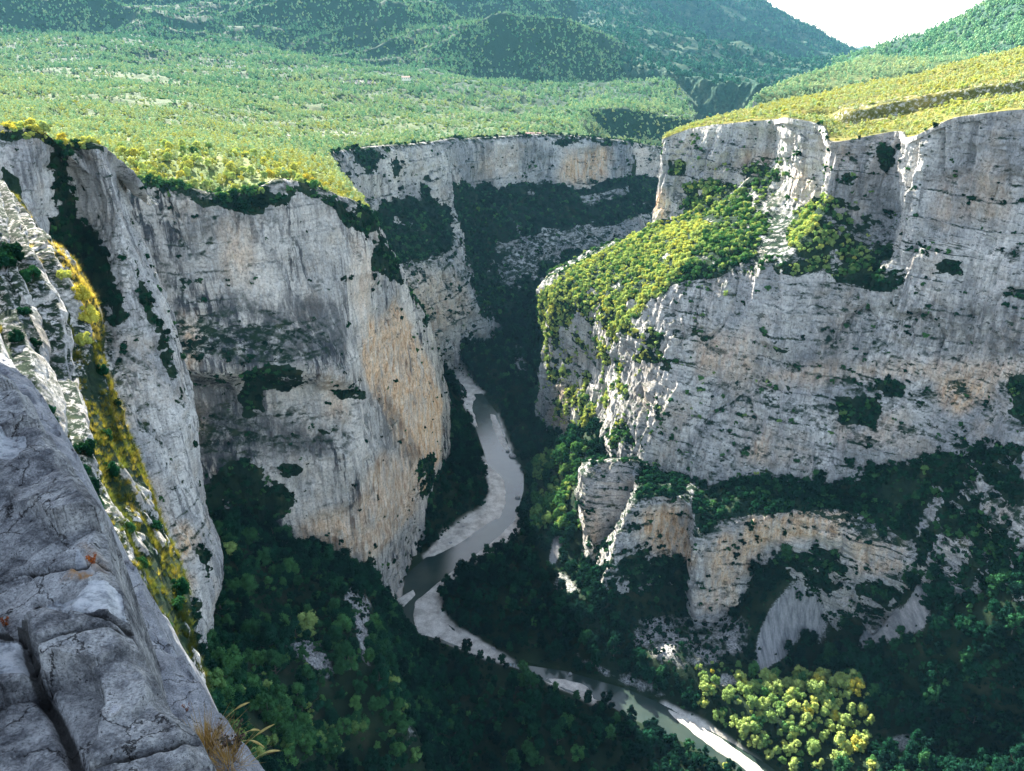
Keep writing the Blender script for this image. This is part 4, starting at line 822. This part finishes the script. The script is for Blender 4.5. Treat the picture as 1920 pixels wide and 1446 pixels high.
# ================================================================= FOREGROUND =================================================
def near_mat(name, k, ramp1, patch=True):
    m, nt = new_mat(name); b = NB(nt)
    n0 = b.noise(b.pos(4*k, 4*k, 4*k), 1, 12, .74, dist=.4); n1 = b.noise(b.pos(22*k, 22*k, 22*k), 1, 10, .78); n2 = b.noise(b.pos(150*k, 150*k, 150*k), 1, 5, .75)
    wc = b.n('ShaderNodeVectorMath', _operation='SCALE', Scale=.05/k); b.l(b.noise(b.pos(30*k, 30*k, 30*k), 1, 4, .7, 'Color'), wc.inputs[0]); ps = b.pos(1, 1, 1, wc.outputs[0])
    def vor(sc, feat='F1'):
        v = b.n('ShaderNodeTexVoronoi', Scale=sc*k, _feature=feat); b.l(ps, v.inputs['Vector']); return v.outputs['Distance']
    c = b.ramp(b.math('ADD', b.math('MULTIPLY', n0, .6), b.math('MULTIPLY', n1, .4)), ramp1)
    c = b.mix(1., c, b.ramp(n2, [(.34, .45), (.5, 1.), (.66, 1.4)]), 'MULTIPLY')
    c = b.mix(b.math('MULTIPLY', b.ramp(vor(16), [(.12, 1.), (.22, 0.)]), b.ramp(n0, [(.48, 0.), (.53, .85)])), c, (.50, .51, .51))      # pale lichen rosettes
    c = b.mix(b.math('MULTIPLY', b.ramp(vor(70), [(.13, 1.), (.24, 0.)]), b.ramp(n1, [(.46, 0.), (.52, .9)])), c, (.02, .022, .026))     # black pits
    c = b.mix(b.math('MULTIPLY', b.ramp(vor(170), [(.15, 1.), (.26, 0.)]), .7), c, (.03, .033, .038))
    crk = b.math('MULTIPLY', b.ramp(vor(4.5, 'DISTANCE_TO_EDGE'), [(.0, 1.), (.012, 0.)]), b.ramp(n0, [(.47, 0.), (.5, 1.)]))
    c = b.mix(crk, c, (.02, .022, .026))
    if patch:
        c = b.mix(b.ramp(b.math('ADD', b.attr('fresh'), b.math('MULTIPLY', b.math('SUBTRACT', n1, .5), 1.2)), [(.40, 0.), (.46, 1.)]), c, b.ramp(n1, [(.40, (.30, .32, .35)), (.5, (.62, .64, .66)), (.6, (.78, .79, .80))]))
        c = b.mix(b.math('MULTIPLY', b.attr('orange'), b.ramp(n1, [(.4, 0.), (.55, 1.)])), c, (.50, .27, .10))
    c = b.mix(b.ramp(b.math('ADD', b.attr('joint'), b.math('MULTIPLY', b.math('SUBTRACT', n1, .5), 1.5)), [(.45, 0.), (.75, .9)]), c, (.035, .036, .035))
    h = b.math('SUBTRACT', b.math('ADD', n1, b.math('MULTIPLY', n2, .3)), crk)
    b.out(b.bsdf(c, .9, b.bump(h, .022/k, 1.), .2)); return m
M['cap'] = near_mat('lichen grey capstone', 1., [(.42, (.07, .075, .085)), (.47, (.19, .195, .205)), (.51, (.33, .335, .34)), (.57, (.52, .52, .515))])
M['ledge'] = near_mat('pale limestone ledge', 1.6, [(.36, (.16, .17, .19)), (.5, (.32, .33, .36)), (.6, (.46, .47, .50))], False)
ZC_, ZL_ = -1.2, -1.85
def pl(a, z): return [tuple(Pz(u, v, z)[:2]) for u, v in a]
cap = pl(Z(-160,560,-60,640,0,697,42,724,72,770,118,828,140,880,152,905,182,955,192,1000,206,1055,214,1090,233,1130,238,1180,264,1218,288,1265,322,1308,350,1352,374,1395,392,1446,430,1530,500,1900,-500,1900,-700,600), ZC_)
x0 = np.arange(-2.9, .0, .0044); y0 = np.arange(.55, 3.9, .0044); CX, CY = np.meshgrid(x0, y0)
wx = .012*fbm(CX*9, CY*9, 0*CX, 4); wy = .012*fbm(CX*9+9, CY*9, 0*CX, 4)
sc1 = sdf(CX+wx*2.2, CY+wy*2.2, cap)
cz = np.full(CX.shape, ZC_)
cu, cv, _ = proj(np.stack([CX, CY, cz], -1))
def facets(X_, Y_, cell, seed, tilt):
    # flat chipped facets: every jittered cell is a plane of its own
    best = np.full(X_.shape, 9e9); out = np.zeros(X_.shape); gx_ = np.floor(X_/cell); gy_ = np.floor(Y_/cell)
    for a in (-1, 0, 1):
        for c_ in (-1, 0, 1):
            ix, iy = gx_+a, gy_+c_; r1 = np.abs(np.sin(ix*12.9898+iy*78.233+seed)*43758.5453) % 1; r2 = np.abs(np.sin(ix*39.346+iy*11.135+seed)*24634.6345) % 1; r3 = np.abs(np.sin(ix*7.13+iy*23.77+seed)*9123.31) % 1; r4 = np.abs(np.sin(ix*3.7+iy*5.77+seed)*7123.31) % 1
            px, py = (ix+r1)*cell, (iy+r2)*cell; d_ = (X_-px)**2+(Y_-py)**2; h_ = (r3-.5)*cell*tilt+(X_-px)*(r4-.5)*tilt*1.4+(Y_-py)*(r1-.5)*tilt*1.4
            m_ = d_ < best; best = np.where(m_, d_, best); out = np.where(m_, h_, out)
    return out
fx, fy = CX+.05*fbm(CX*5, CY*5, 0*CX, 5), CY+.05*fbm(CX*5+9, CY*5, 0*CX, 5)
cz += .035*fbm(CX*1.2, CY*1.2, 0*CX, 3)+facets(fx, fy, .34, 1., .26)+facets(fx, fy, .11, 5., .13)+.010*fbm(CX*14, CY*14, 0*CX+4, 6, .62)-.022*(1-np.abs(noise(CX*3.1+wx*6, CY*3.1, 0*CX+7)))**12
lines = [(Z(-90,1066,0,1052,45,1040,80,1046,120,1045,165,1040,205,1036),.022),(Z(60,1104,78,1122,100,1152,170,1160,236,1162),.020),(Z(60,1228,130,1202,210,1176,240,1172),.020),(Z(-60,1175,0,1178,40,1180,60,1240,90,1292,130,1380,165,1446,230,1650),.026),(Z(-60,884,0,882,60,888,95,884),.014),(Z(180,1446,250,1421,320,1396,352,1372),.022),(Z(60,960,120,940,170,945),.008)]
jt = np.zeros(CX.shape)
for ln, wd in lines:
    dl = seg_dist(CX+wx*1.6, CY+wy*1.6, pl(ln, ZC_), False); cz -= .036*sstep(wd*.8, 0, dl); jt = np.maximum(jt, sstep(wd*.75, wd*.1, dl))
fresh_p = [Z(76,1108,120,1098,196,1090,222,1104,236,1150,174,1153,140,1154,103,1148), Z(-20,1190,45,1193,58,1240,42,1252,-20,1250), Z(-20,778,33,784,40,808,12,830,-20,826), Z(140,1018,176,1060,150,1064,136,1050)]
fr = np.zeros(CX.shape)
for f_ in fresh_p: fr = np.maximum(fr, sstep(-.006, .006, sdf(CX+wx*1.2, CY+wy*1.2, pl(f_, ZC_))))
cz -= .012*fr
cz = np.where(fr > .5, cz*.5+.5*blur(cz, 5), cz)
orr = np.maximum(sstep(-.01, .01, sdf(CX+wx, CY+wy, pl(Z(138,1045,178,1062,176,1068,110,1068), ZC_))), sstep(-.02, .02, sdf(CX+wx, CY+wy, pl(Z(150,1010,190,1030,196,1062,165,1050), ZC_)))*.4)
cz = cz-.03*sstep(.03, 0, sc1)-.75*sstep(0, -.09, sc1)
idg = np.zeros(CX.shape, int)
def below(ln, side): 
    a = np.array(ln); return np.interp(cu, a[:, 0], a[:, 1])
idg[cv < below(lines[0][0], 0)] = 0
idg[(cv >= below(lines[0][0], 0))] = 1
idg[(cv >= below(lines[2][0], 0))] = 2
inner = inside(cu, cv, Z(-900,1176,0,1178,40,1180,60,1240,90,1292,130,1380,165,1446,230,1650,400,3000,-900,3000)); idg[inner] = 3
wallo = tag(empty('stone_parapet', (0, 0, 0)), 'low dry stone parapet of lichen grey capstones in the bottom left corner', 'parapet')
CG = np.stack([CX+wx*.5, CY+wy*.5, cz], -1); keep = (sc1 > -.12)
fm = keep[:-1, :-1] & keep[1:, 1:]
for k in range(4):
    grid_obj('capstone', CG, M['cap'], dict(fresh=fr, orange=orr, joint=jt), fm & (idg[:-1, :-1] == k), wallo)
# ledge
led = pl(Z(-200,500,60,700,140,850,160,900,190,985,236,1040,262,1088,286,1140,306,1192,345,1234,385,1278,420,1338,452,1390,496,1440,540,1490,640,1640,700,2000,-600,2000,-600,400), ZL_)
x1 = np.arange(-3.6, .6, .011); y1 = np.arange(.6, 6.2, .011); LX, LY = np.meshgrid(x1, y1)
lw = .05*fbm(LX*4, LY*4, 0*LX, 5); sl1 = sdf(LX+lw, LY+lw*.7, led)
q_ = (LX*.78+LY*.62); r_ = (LX*.62-LY*.78)
lz = ZL_+.05*fbm(LX*1.5, LY*1.5, 0*LX+8, 4)+.03*np.floor(3*q_+1.2*fbm(LX*2.5, LY*2.5, 0*LX, 4))/3*1.2+.035*fbm(LX*6, LY*6, 0*LX, 5, .6)-.03*sstep(.9, 1, 1-np.abs(noise(q_*5+.5*fbm(LX*5, LY*5, 0*LX, 3), r_*1.2, 0*LX)))
lz += facets(LX+lw, LY+lw, .22, 3., .14); lz -= .06*sstep(.08, 0, sl1)+np.clip(-sl1, 0, .5)*5
lg = grid_obj('rock_ledge', np.stack([LX, LY, lz], -1), M['ledge'], None, ((sl1 > -.45))[:-1, :-1])
tag(lg, 'pale wrinkled limestone ledge just outside the stone parapet', 'rock ledge')
def hz(u, v, which='cap'):
    p = Pz(u, v, ZC_ if which == 'cap' else ZL_)
    X_, Y_, Z_ = (x0, y0, cz) if which == 'cap' else (x1, y1, lz)
    i = min(len(Y_)-1, max(0, int((p[1]-Y_[0])/(Y_[1]-Y_[0])))); j = min(len(X_)-1, max(0, int((p[0]-X_[0])/(X_[1]-X_[0]))))
    return np.array([p[0], p[1], Z_[i, j]])
def stone_mesh(name, r, seed, mat, n=24, sq=(1.3, 1, .75), sharp=.35):
    th, ph = np.meshgrid(np.linspace(0, 2*pi, 2*n), np.linspace(0.001, pi-.001, n))
    d = np.stack([np.sin(ph)*np.cos(th), np.sin(ph)*np.sin(th), np.cos(ph)], -1)
    rr = 1+.30*fbm(d[..., 0]*1.3+seed, d[..., 1]*1.3, d[..., 2]*1.3, 3)+.06*fbm(d[..., 0]*6+seed, d[..., 1]*6, d[..., 2]*6, 3)
    v_ = d*rr[..., None]; pn = rng.normal(size=(7, 3)); pn /= np.linalg.norm(pn, axis=1)[:, None]
    for q in pn:
        t_ = (v_@q); ex = np.maximum(t_-.72, 0); v_ = v_-ex[..., None]*q*.9
    G_ = v_*np.array(sq)*r; me = mesh_from(name, G_.reshape(-1, 3), grid_faces(*G_.shape[:2])); me.materials.append(mat); return me
M['pebble'] = near_mat('pebble stone', 3., [(.36, (.3, .3, .32)), (.6, (.62, .62, .63))], False)
for u, v, r, lb in ((218, 1345, .0115, 'small white pebble resting on the large capstone'), (45, 1432, .0125, 'grey pebble on the dark inner capstone at the very bottom'), (250, 1368, .003, 'tiny stone chip just right of the white pebble')):
    o = link('pebble', stone_mesh('pebble', r, u, M['pebble'])); p = hz(u, v); o.location = p+np.array([0, 0, r*.55]); o.rotation_euler = (.3, .2, u); tag(o, lb, 'pebble')
def simple_mat(name, c1, c2, sc=20., trans=0.):
    m, nt = new_mat(name); b = NB(nt); c = b.ramp(b.noise(b.pos(sc, sc, sc), 1, 4), [(.35, c1), (.65, c2)])
    if trans:
        d = b.n('ShaderNodeBsdfDiffuse'); t = b.n('ShaderNodeBsdfTranslucent'); b.l(c, d.inputs[0]); b.l(c, t.inputs[0]); x = b.n('ShaderNodeMixShader', Fac=trans); b.l(d.outputs[0], x.inputs[1]); b.l(t.outputs[0], x.inputs[2]); b.out(x.outputs[0])
    else: b.out(b.bsdf(c))
    return m
M['straw'] = simple_mat('dry straw', (.30, .18, .06), (.55, .38, .14), 30, .3)
M['stalk'] = simple_mat('dry seed head', (.42, .33, .12), (.62, .52, .22), 60, .3)
M['redleaf'] = simple_mat('rusty leaves', (.20, .045, .02), (.45, .13, .03), 60, .2)
M['darkleaf'] = simple_mat('dull purple green leaves', (.05, .06, .04), (.16, .10, .09), 60, .2)
M['grass'] = leaf_mat('dry grass', [(0., (.03, .05, .02)), (.35, (.09, .12, .03)), (.65, (.26, .23, .06)), (1., (.50, .42, .13))], .4)
def tuft_mesh(name, n, L, w, mat, spread=.6, r0=.12, curl=.5):
    V = []; Fc = []
    for i in range(n):
        a = rng.random()*6.28; l = L*rng.uniform(.5, 1.1); s = spread*rng.random(); c0 = np.array([cos(a), sin(a), 0]); b0 = c0*r0*rng.random()*L+np.array([rng.normal()*.02*L, rng.normal()*.02*L, 0])
        t = np.array([-sin(a), cos(a), 0]); base = len(V)
        for k in range(4):
            f = k/3; p = b0+c0*s*l*(f+curl*f*f)*.7+np.array([0, 0, l*(f-.28*s*curl*2*f*f)]); ww = w*(1-f*.85)
            V += [p-t*ww, p+t*ww]
        for k in range(3): q = base+2*k; Fc.append((q, q+1, q+3, q+2))
    me = mesh_from(name, np.array(V), np.array(Fc), False); me.materials.append(mat); return me
p = hz(385, 1412, 'ledge'); o = link('grass_tuft', tuft_mesh('grass_tuft', 300, .11, .0011, M['straw'], 1.1, .35)); o.location = p-np.array([0, 0, .01]); tag(o, 'straw coloured dry grass tuft in the crack beside the parapet', 'grass tuft')
p = hz(428, 1438, 'ledge'); o = link('grass_tuft', tuft_mesh('grass_tuft', 160, .09, .001, M['straw'], 1.3, .5)); o.location = p-np.array([0, 0, .01]); tag(o, 'low flattened straw tuft at the bottom edge of the ledge', 'grass tuft')
def sprig(name, u, v, which, h, mat, n, lb, cat):
    r_ = empty(name, tuple(hz(u, v, which))); Vs = []; Ps = []
    for i in range(5):
        a = rng.random()*6.28; tip = np.array([cos(a)*h*.35, sin(a)*h*.35, h*rng.uniform(.6, 1)]); Ps.append(([(0, 0, -.01), tuple(tip*.5+np.array([0, 0, h*.06])), tuple(tip)], [h*.018, h*.014, h*.006])); Vs.append(tip)
    me = mesh_from('stem', *tube_mesh(Ps, 5)); me.materials.append(M['bark']); link('stem', me, None, r_)
    Vs = np.array(Vs); k = rng.integers(0, 5, n); f = rng.random(n)**.7; c = Vs[k]*f[:, None]+rng.normal(size=(n, 3))*h*.06; nr = rng.normal(size=(n, 3)); nr /= np.linalg.norm(nr, axis=1)[:, None]
    V_, F_ = quads(c, nr, h*.045*rng.uniform(.6, 1.3, n)); me = mesh_from('foliage', V_, F_, False); me.materials.append(mat); link('foliage', me, None, r_); tag(r_, lb, cat)
sprig('plant', 440, 1405, 'ledge', .09, M['darkleaf'], 200, 'dark branching sprig among the dry grass on the ledge', 'plant')
sprig('plant', 404, 1372, 'ledge', .06, M['darkleaf'], 90, 'tiny upright brown sprig above the straw tuft', 'plant')
sprig('plant', 172, 1045, 'cap', .032, M['redleaf'], 300, 'small rusty red plant growing from the joint near the outer edge', 'plant')
sprig('plant', 2, 1142, 'cap', .028, M['redleaf'], 200, 'small rusty red plant at the left edge of the parapet', 'plant')
sprig('plant', 350, 1330, 'ledge', .03, M['redleaf'], 60, 'tiny reddish plant on the middle of the pale ledge', 'plant')
def stalk(u0, v0, u1, v1, yy, bend, lb):
    a = P(u0, v0, yy); c = P(u1, v1, yy+.05); mid = (a+c)/2+np.array([0, 0, bend]); r_ = empty('grass_stalk', tuple(a)); pts = [(1-t)**2*a+2*t*(1-t)*mid+t*t*c-a for t in np.linspace(0, 1, 14)]
    me = mesh_from('stem', *tube_mesh([(pts, [.0009]*14)], 5)); me.materials.append(M['stalk']); link('stem', me, None, r_)
    hd = pts[6:]; me = mesh_from('seed_head', *tube_mesh([(hd, [.0012, .0028, .0036, .0038, .0034, .003, .002, .0008])], 7)); me.materials.append(M['stalk']); link('seed_head', me, None, r_)
    tag(r_, lb, 'grass stalk')
stalk(452, 1405, 515, 1358, 1.75, .02, 'long dry seed stalk pointing up over the dark trees')
stalk(470, 1430, 526, 1408, 1.62, .03, 'lowest dry seed stalk, nearly level, at the outer rim of the ledge')
stalk(450, 1392, 496, 1402, 1.72, .035, 'short drooping dry stalk between the two long ones')
stalk(420, 1350, 468, 1317, 1.85, .02, 'pale curved dry stalk standing highest on the ledge rim')
stalk(455, 1378, 488, 1370, 1.78, .02, 'thin short dry stalk just below the highest one')
# --- added crag, unseen left of and over the view, to shade the parapet
def crag(loc, sc_, seed):
    th, ph = np.meshgrid(np.linspace(0, 2*pi, 160), np.linspace(.001, pi-.001, 90)); f_ = lambda a: np.sign(a)*np.abs(a)**.45
    d = np.stack([f_(np.sin(ph))*f_(np.cos(th)), f_(np.sin(ph))*f_(np.sin(th)), f_(np.cos(ph))], -1)*np.array(sc_)
    n = d/np.linalg.norm(d, axis=-1, keepdims=True); return d+n*(.35*fbm(d[..., 0]/1.2+seed, d[..., 1]/1.2, d[..., 2]/1.2, 5, .55))[..., None]+np.array(loc)
shade_rock = grid_obj('cliff', crag((-4.3, 6.9, 2.55), (2.75, 2.7, 1.85), 3), M['ledge']); tag(shade_rock, 'added unseen limestone overhang shading the parapet', kind='structure')
shade_rock = grid_obj('cliff', crag((-9.0, 7.5, -1.5), (1.9, 3.2, 5.5), 9), M['ledge']); tag(shade_rock, 'added unseen limestone base of the overhang left of the parapet', kind='structure')
# --- grass and bushes on the near buttress
G = walls['N']['G']; gm_ = walls['N']['groove']; nb_ = walls['N']['groove2']
p, i, j = scatter(G, 5.5*gm_*sstep(-.2, .3, clump(G, 3.)+.2)); ok = in_view(p, 60, 60); p, i, j = p[ok], i[ok], j[ok]
U_, V_, D_ = proj(p); S_ = walls['N']['S'][i, j]
tt = .42+.25*clump(p, 5)+.10*rng.normal(size=len(p))+.5*inside(U_, V_, Z(20,380,60,400,130,480,180,560,190,640,150,640,110,560,60,480,30,440))-.12*sstep(800, 1200, V_)  # golden tint along the crest paints the sunlight on the grass
gt = [tuft_mesh('tuft', 46, .55, .012, M['grass'], 1., .3) for _ in range(3)]
print('N grass', len(p))
gn_scatter('grass', p, rng.uniform(.5, 1.15, len(p))*(p[:, 1]/60)**.3, np.clip(tt, 0, 1), gt, 'olive and straw coloured grass filling the grooves of the near buttress', .5)
bs = [(150,560,.9,.95),(165,600,1.,.98),(160,645,.8,.85),(120,520,.7,.9),(25,480,1.1,.1),(5,500,1.2,.1),(60,520,.9,.3),(30,640,.6,.3),(85,780,.7,.3),(100,800,.6,.15),(160,850,.9,.25),(150,900,.9,.3),(165,930,1.,.28),(180,960,.8,.3),(205,890,.7,.4),(220,760,.5,.3),(335,1110,.75,.4),(330,1140,.7,.45),(310,1180,.5,.5),(290,990,.5,.3),(240,1000,.5,.5),(265,1060,.5,.4),(190,700,.6,.5),(200,820,.6,.45),(45,590,.6,.2),(70,650,.5,.25)]
UG, VG_, DG = proj(G)
for u, v, r, t in bs:
    q = np.argmin((UG-u)**2+(VG_-v)**2+(DG*.15)**2); pt = G.reshape(-1, 3)[q]
    e = empty('bush', tuple(pt)); k = int(rng.integers(0, 2)); 
    for nm, me in (('foliage', nshr[k]), ('stem', stems[k % 2])):
        c_ = link(nm, me, None, e); c_['tint'] = float(t if t > .8 else t*.55)
    e.scale = (r, r, r*1.1); e.rotation_euler = (0, 0, rng.random()*6); tag(e, 'small bush rooted in a grassy groove of the near buttress' if t < .8 else 'golden bush on the sunlit crest of the near buttress', 'bush', 'bushes on the near buttress' if t < .8 else 'golden bushes on the buttress crest')
# --- boulders in and beside the river
M['boulder'] = near_mat('river boulder', .25, [(.36, (.16, .16, .17)), (.6, (.50, .48, .46))], False)
for u, v, r, lb in ((961, 856, 3.4, 'large pale boulder at the water edge beside the rapids'), (952, 846, 1.8, 'smaller boulder leaning against the large one by the rapids'), (971, 933, 2.2, 'dark boulder standing alone in the rapids'), (926, 1219, 2.6, 'rounded grey boulder on the bank below the lower gravel bar'), (1023, 1240, 1.8, 'white boulder at the foot of the wooded bank'), (1069, 1264, 1.3, 'small boulder alone in the lower river'), (845, 1018, 1.5, 'flat pale boulder on the upper gravel bank'), (869, 988, 1.4, 'small boulder on the gravel near the bend'), (968, 978, 1.6, 'boulder on the right bank below the rapids'), (1038, 938, 3.4, 'brown boulder among the sunlit trees')):
    o = link('boulder', stone_mesh('boulder', r, u*.1, M['boulder'])); p = Pz(u, v, -399.5 if v != 938 else -384.); o.location = p; o.rotation_euler = (.2, .1, u); tag(o, lb, 'boulder')
# --- buildings on the far plateau
M['plaster'] = simple_mat('pale plaster', (.60, .56, .50), (.72, .68, .62), .5); M['tiles'] = simple_mat('pinkish roof tiles', (.45, .26, .22), (.60, .40, .34), .6); M['glassdark'] = simple_mat('dark window', (.02, .02, .025), (.04, .04, .05), 1)
def house(u, v, y, L, W, H, rz, lb, nw=3):
    pt = P(u, v, y); r_ = empty('house', tuple(pt)); r_.rotation_euler = (0, 0, rz)
    def box(nm, a, b_, mat):
        (xa, ya, za), (xb, yb, zb_) = a, b_; V_ = np.array([(x, y_, z) for z in (za, zb_) for x, y_ in ((xa, ya), (xb, ya), (xb, yb), (xa, yb))]); me = mesh_from(nm, V_, np.array([(0, 3, 2, 1), (4, 5, 6, 7), (0, 1, 5, 4), (1, 2, 6, 5), (2, 3, 7, 6), (3, 0, 4, 7)]), False); me.materials.append(mat); return link(nm, me, None, r_)
    box('wall', (-L/2, -W/2, -3), (L/2, W/2, H), M['plaster'])
    e = .5; h2 = H+W*.22; V_ = np.array([(-L/2-e, -W/2-e, H-.1), (L/2+e, -W/2-e, H-.1), (L/2+e, 0, h2), (-L/2-e, 0, h2), (-L/2-e, W/2+e, H-.1), (L/2+e, W/2+e, H-.1)]); V_ = np.r_[V_, V_+np.array([0, 0, .25])]
    me = mesh_from('roof', V_, np.array([(0, 1, 2, 3), (3, 2, 5, 4), (6, 9, 8, 7), (9, 10, 11, 8), (0, 6, 7, 1), (4, 5, 11, 10), (0, 3, 9, 6), (3, 4, 10, 9), (1, 7, 8, 2), (2, 8, 11, 5)]), False); me.materials.append(M['tiles']); link('roof', me, None, r_)
    for i in range(nw):
        xx = -L/2+L*(i+.5)/nw; box('window', (xx-.6, -W/2-.06, H*.35), (xx+.6, -W/2+.05, H*.75), M['glassdark'])
    box('door', (L*.5-1.6, -W/2-.08, 0), (L*.5-.6, -W/2+.04, 2.1), M['bark']); tag(r_, lb, 'house')
house(994, 255, 1372, 14, 7, 4, .1, 'long pale house at the very edge of the far cliff'); house(978, 256, 1376, 11, 6, 3, -.1, 'low house with pink roof left of the long house on the far cliff', 2); house(1010, 255, 1385, 8, 6, 4, .3, 'small pale house at the right end of the row on the far cliff', 2)
house(761, 149, 2110, 20, 10, 5, 0, 'lone white farmhouse beside the pale field on the plateau', 4)
m, nt = new_mat('buttress rock and grass'); nt.nodes.clear(); M['rockN'] = rock_mat('slabby limestone', .12, streak=.35, speck=.35, ledge=.1)
w = walls['N']; 
gN = w['groove']
w['ob'] = grid_obj('cliff', w['G'], M['rockN'], dict(orange=w['S']*0, dark=w['S']*0, green=gN*.8)); tag(w['ob'], 'near buttress of tilted pale slabs split by grassy grooves', kind='structure')
# air
bpy.ops.mesh.primitive_cube_add(size=1); hb = bpy.context.object; hb.name = 'haze'
zt = max(float(land['M']['G'][..., 2].max()), float(HG[..., 2].max()), float(land['K']['G'][..., 2].max()), float(land['H']['G'][..., 2].max()))+60
hb.scale = (16000, 14000, zt+460); hb.location = (0, 4500, (zt-460)/2); tag(hb, kind='stuff')
m, nt = new_mat('air'); b = NB(nt); pv = b.n('ShaderNodeVolumePrincipled', Density=HAZE); pv.inputs['Color'].default_value = (.26, .66, 1., 1); pv.inputs['Anisotropy'].default_value = .1
o = b.n('ShaderNodeOutputMaterial'); b.l(pv.outputs[0], o.inputs['Volume']); hb.data.materials.append(m)
SC.cycles.volume_bounces = 0
cam = bpy.data.cameras.new('camera'); co = bpy.data.objects.new('camera', cam); COL.objects.link(co); SC.camera = co
cam.sensor_width = 36; cam.lens = F/1920*36; cam.clip_end = 30000; cam.clip_start = .05
co.rotation_euler = (radians(90)-TH, 0, 0)
SUN_AZ, SUN_EL = radians(28), radians(28.7)   # degrees left of the view direction, above the horizon
w = bpy.data.worlds.new('World'); SC.world = w; w.use_nodes = True
nt = w.node_tree; bg = nt.nodes['Background']; sk = nt.nodes.new('ShaderNodeTexSky'); sk.sky_type = 'NISHITA'; sk.sun_disc = False
sk.sun_elevation = SUN_EL; sk.sun_rotation = -SUN_AZ; sk.altitude = 800; sk.dust_density = 1.5
hs = nt.nodes.new('ShaderNodeHueSaturation'); hs.inputs['Saturation'].default_value = .62; nt.links.new(sk.outputs[0], hs.inputs['Color']); nt.links.new(hs.outputs[0], bg.inputs[0]); bg.inputs[1].default_value = .085
sl = bpy.data.lights.new('sun', 'SUN'); sl.energy = 5; sl.angle = radians(.5); sl.color = (1, .93, .80)
so = bpy.data.objects.new('sun', sl); COL.objects.link(so)
from mathutils import Vector
sd_ = Vector((-sin(SUN_AZ)*cos(SUN_EL), cos(SUN_AZ)*cos(SUN_EL), sin(SUN_EL)))
so.rotation_euler = sd_.to_track_quat('Z', 'Y').to_euler()
SC.view_settings.view_transform = 'Standard'; SC.view_settings.look = 'None'; SC.view_settings.exposure = 2.5
SC.cycles.max_bounces = 5; SC.cycles.diffuse_bounces = 3; SC.cycles.transparent_max_bounces = 4
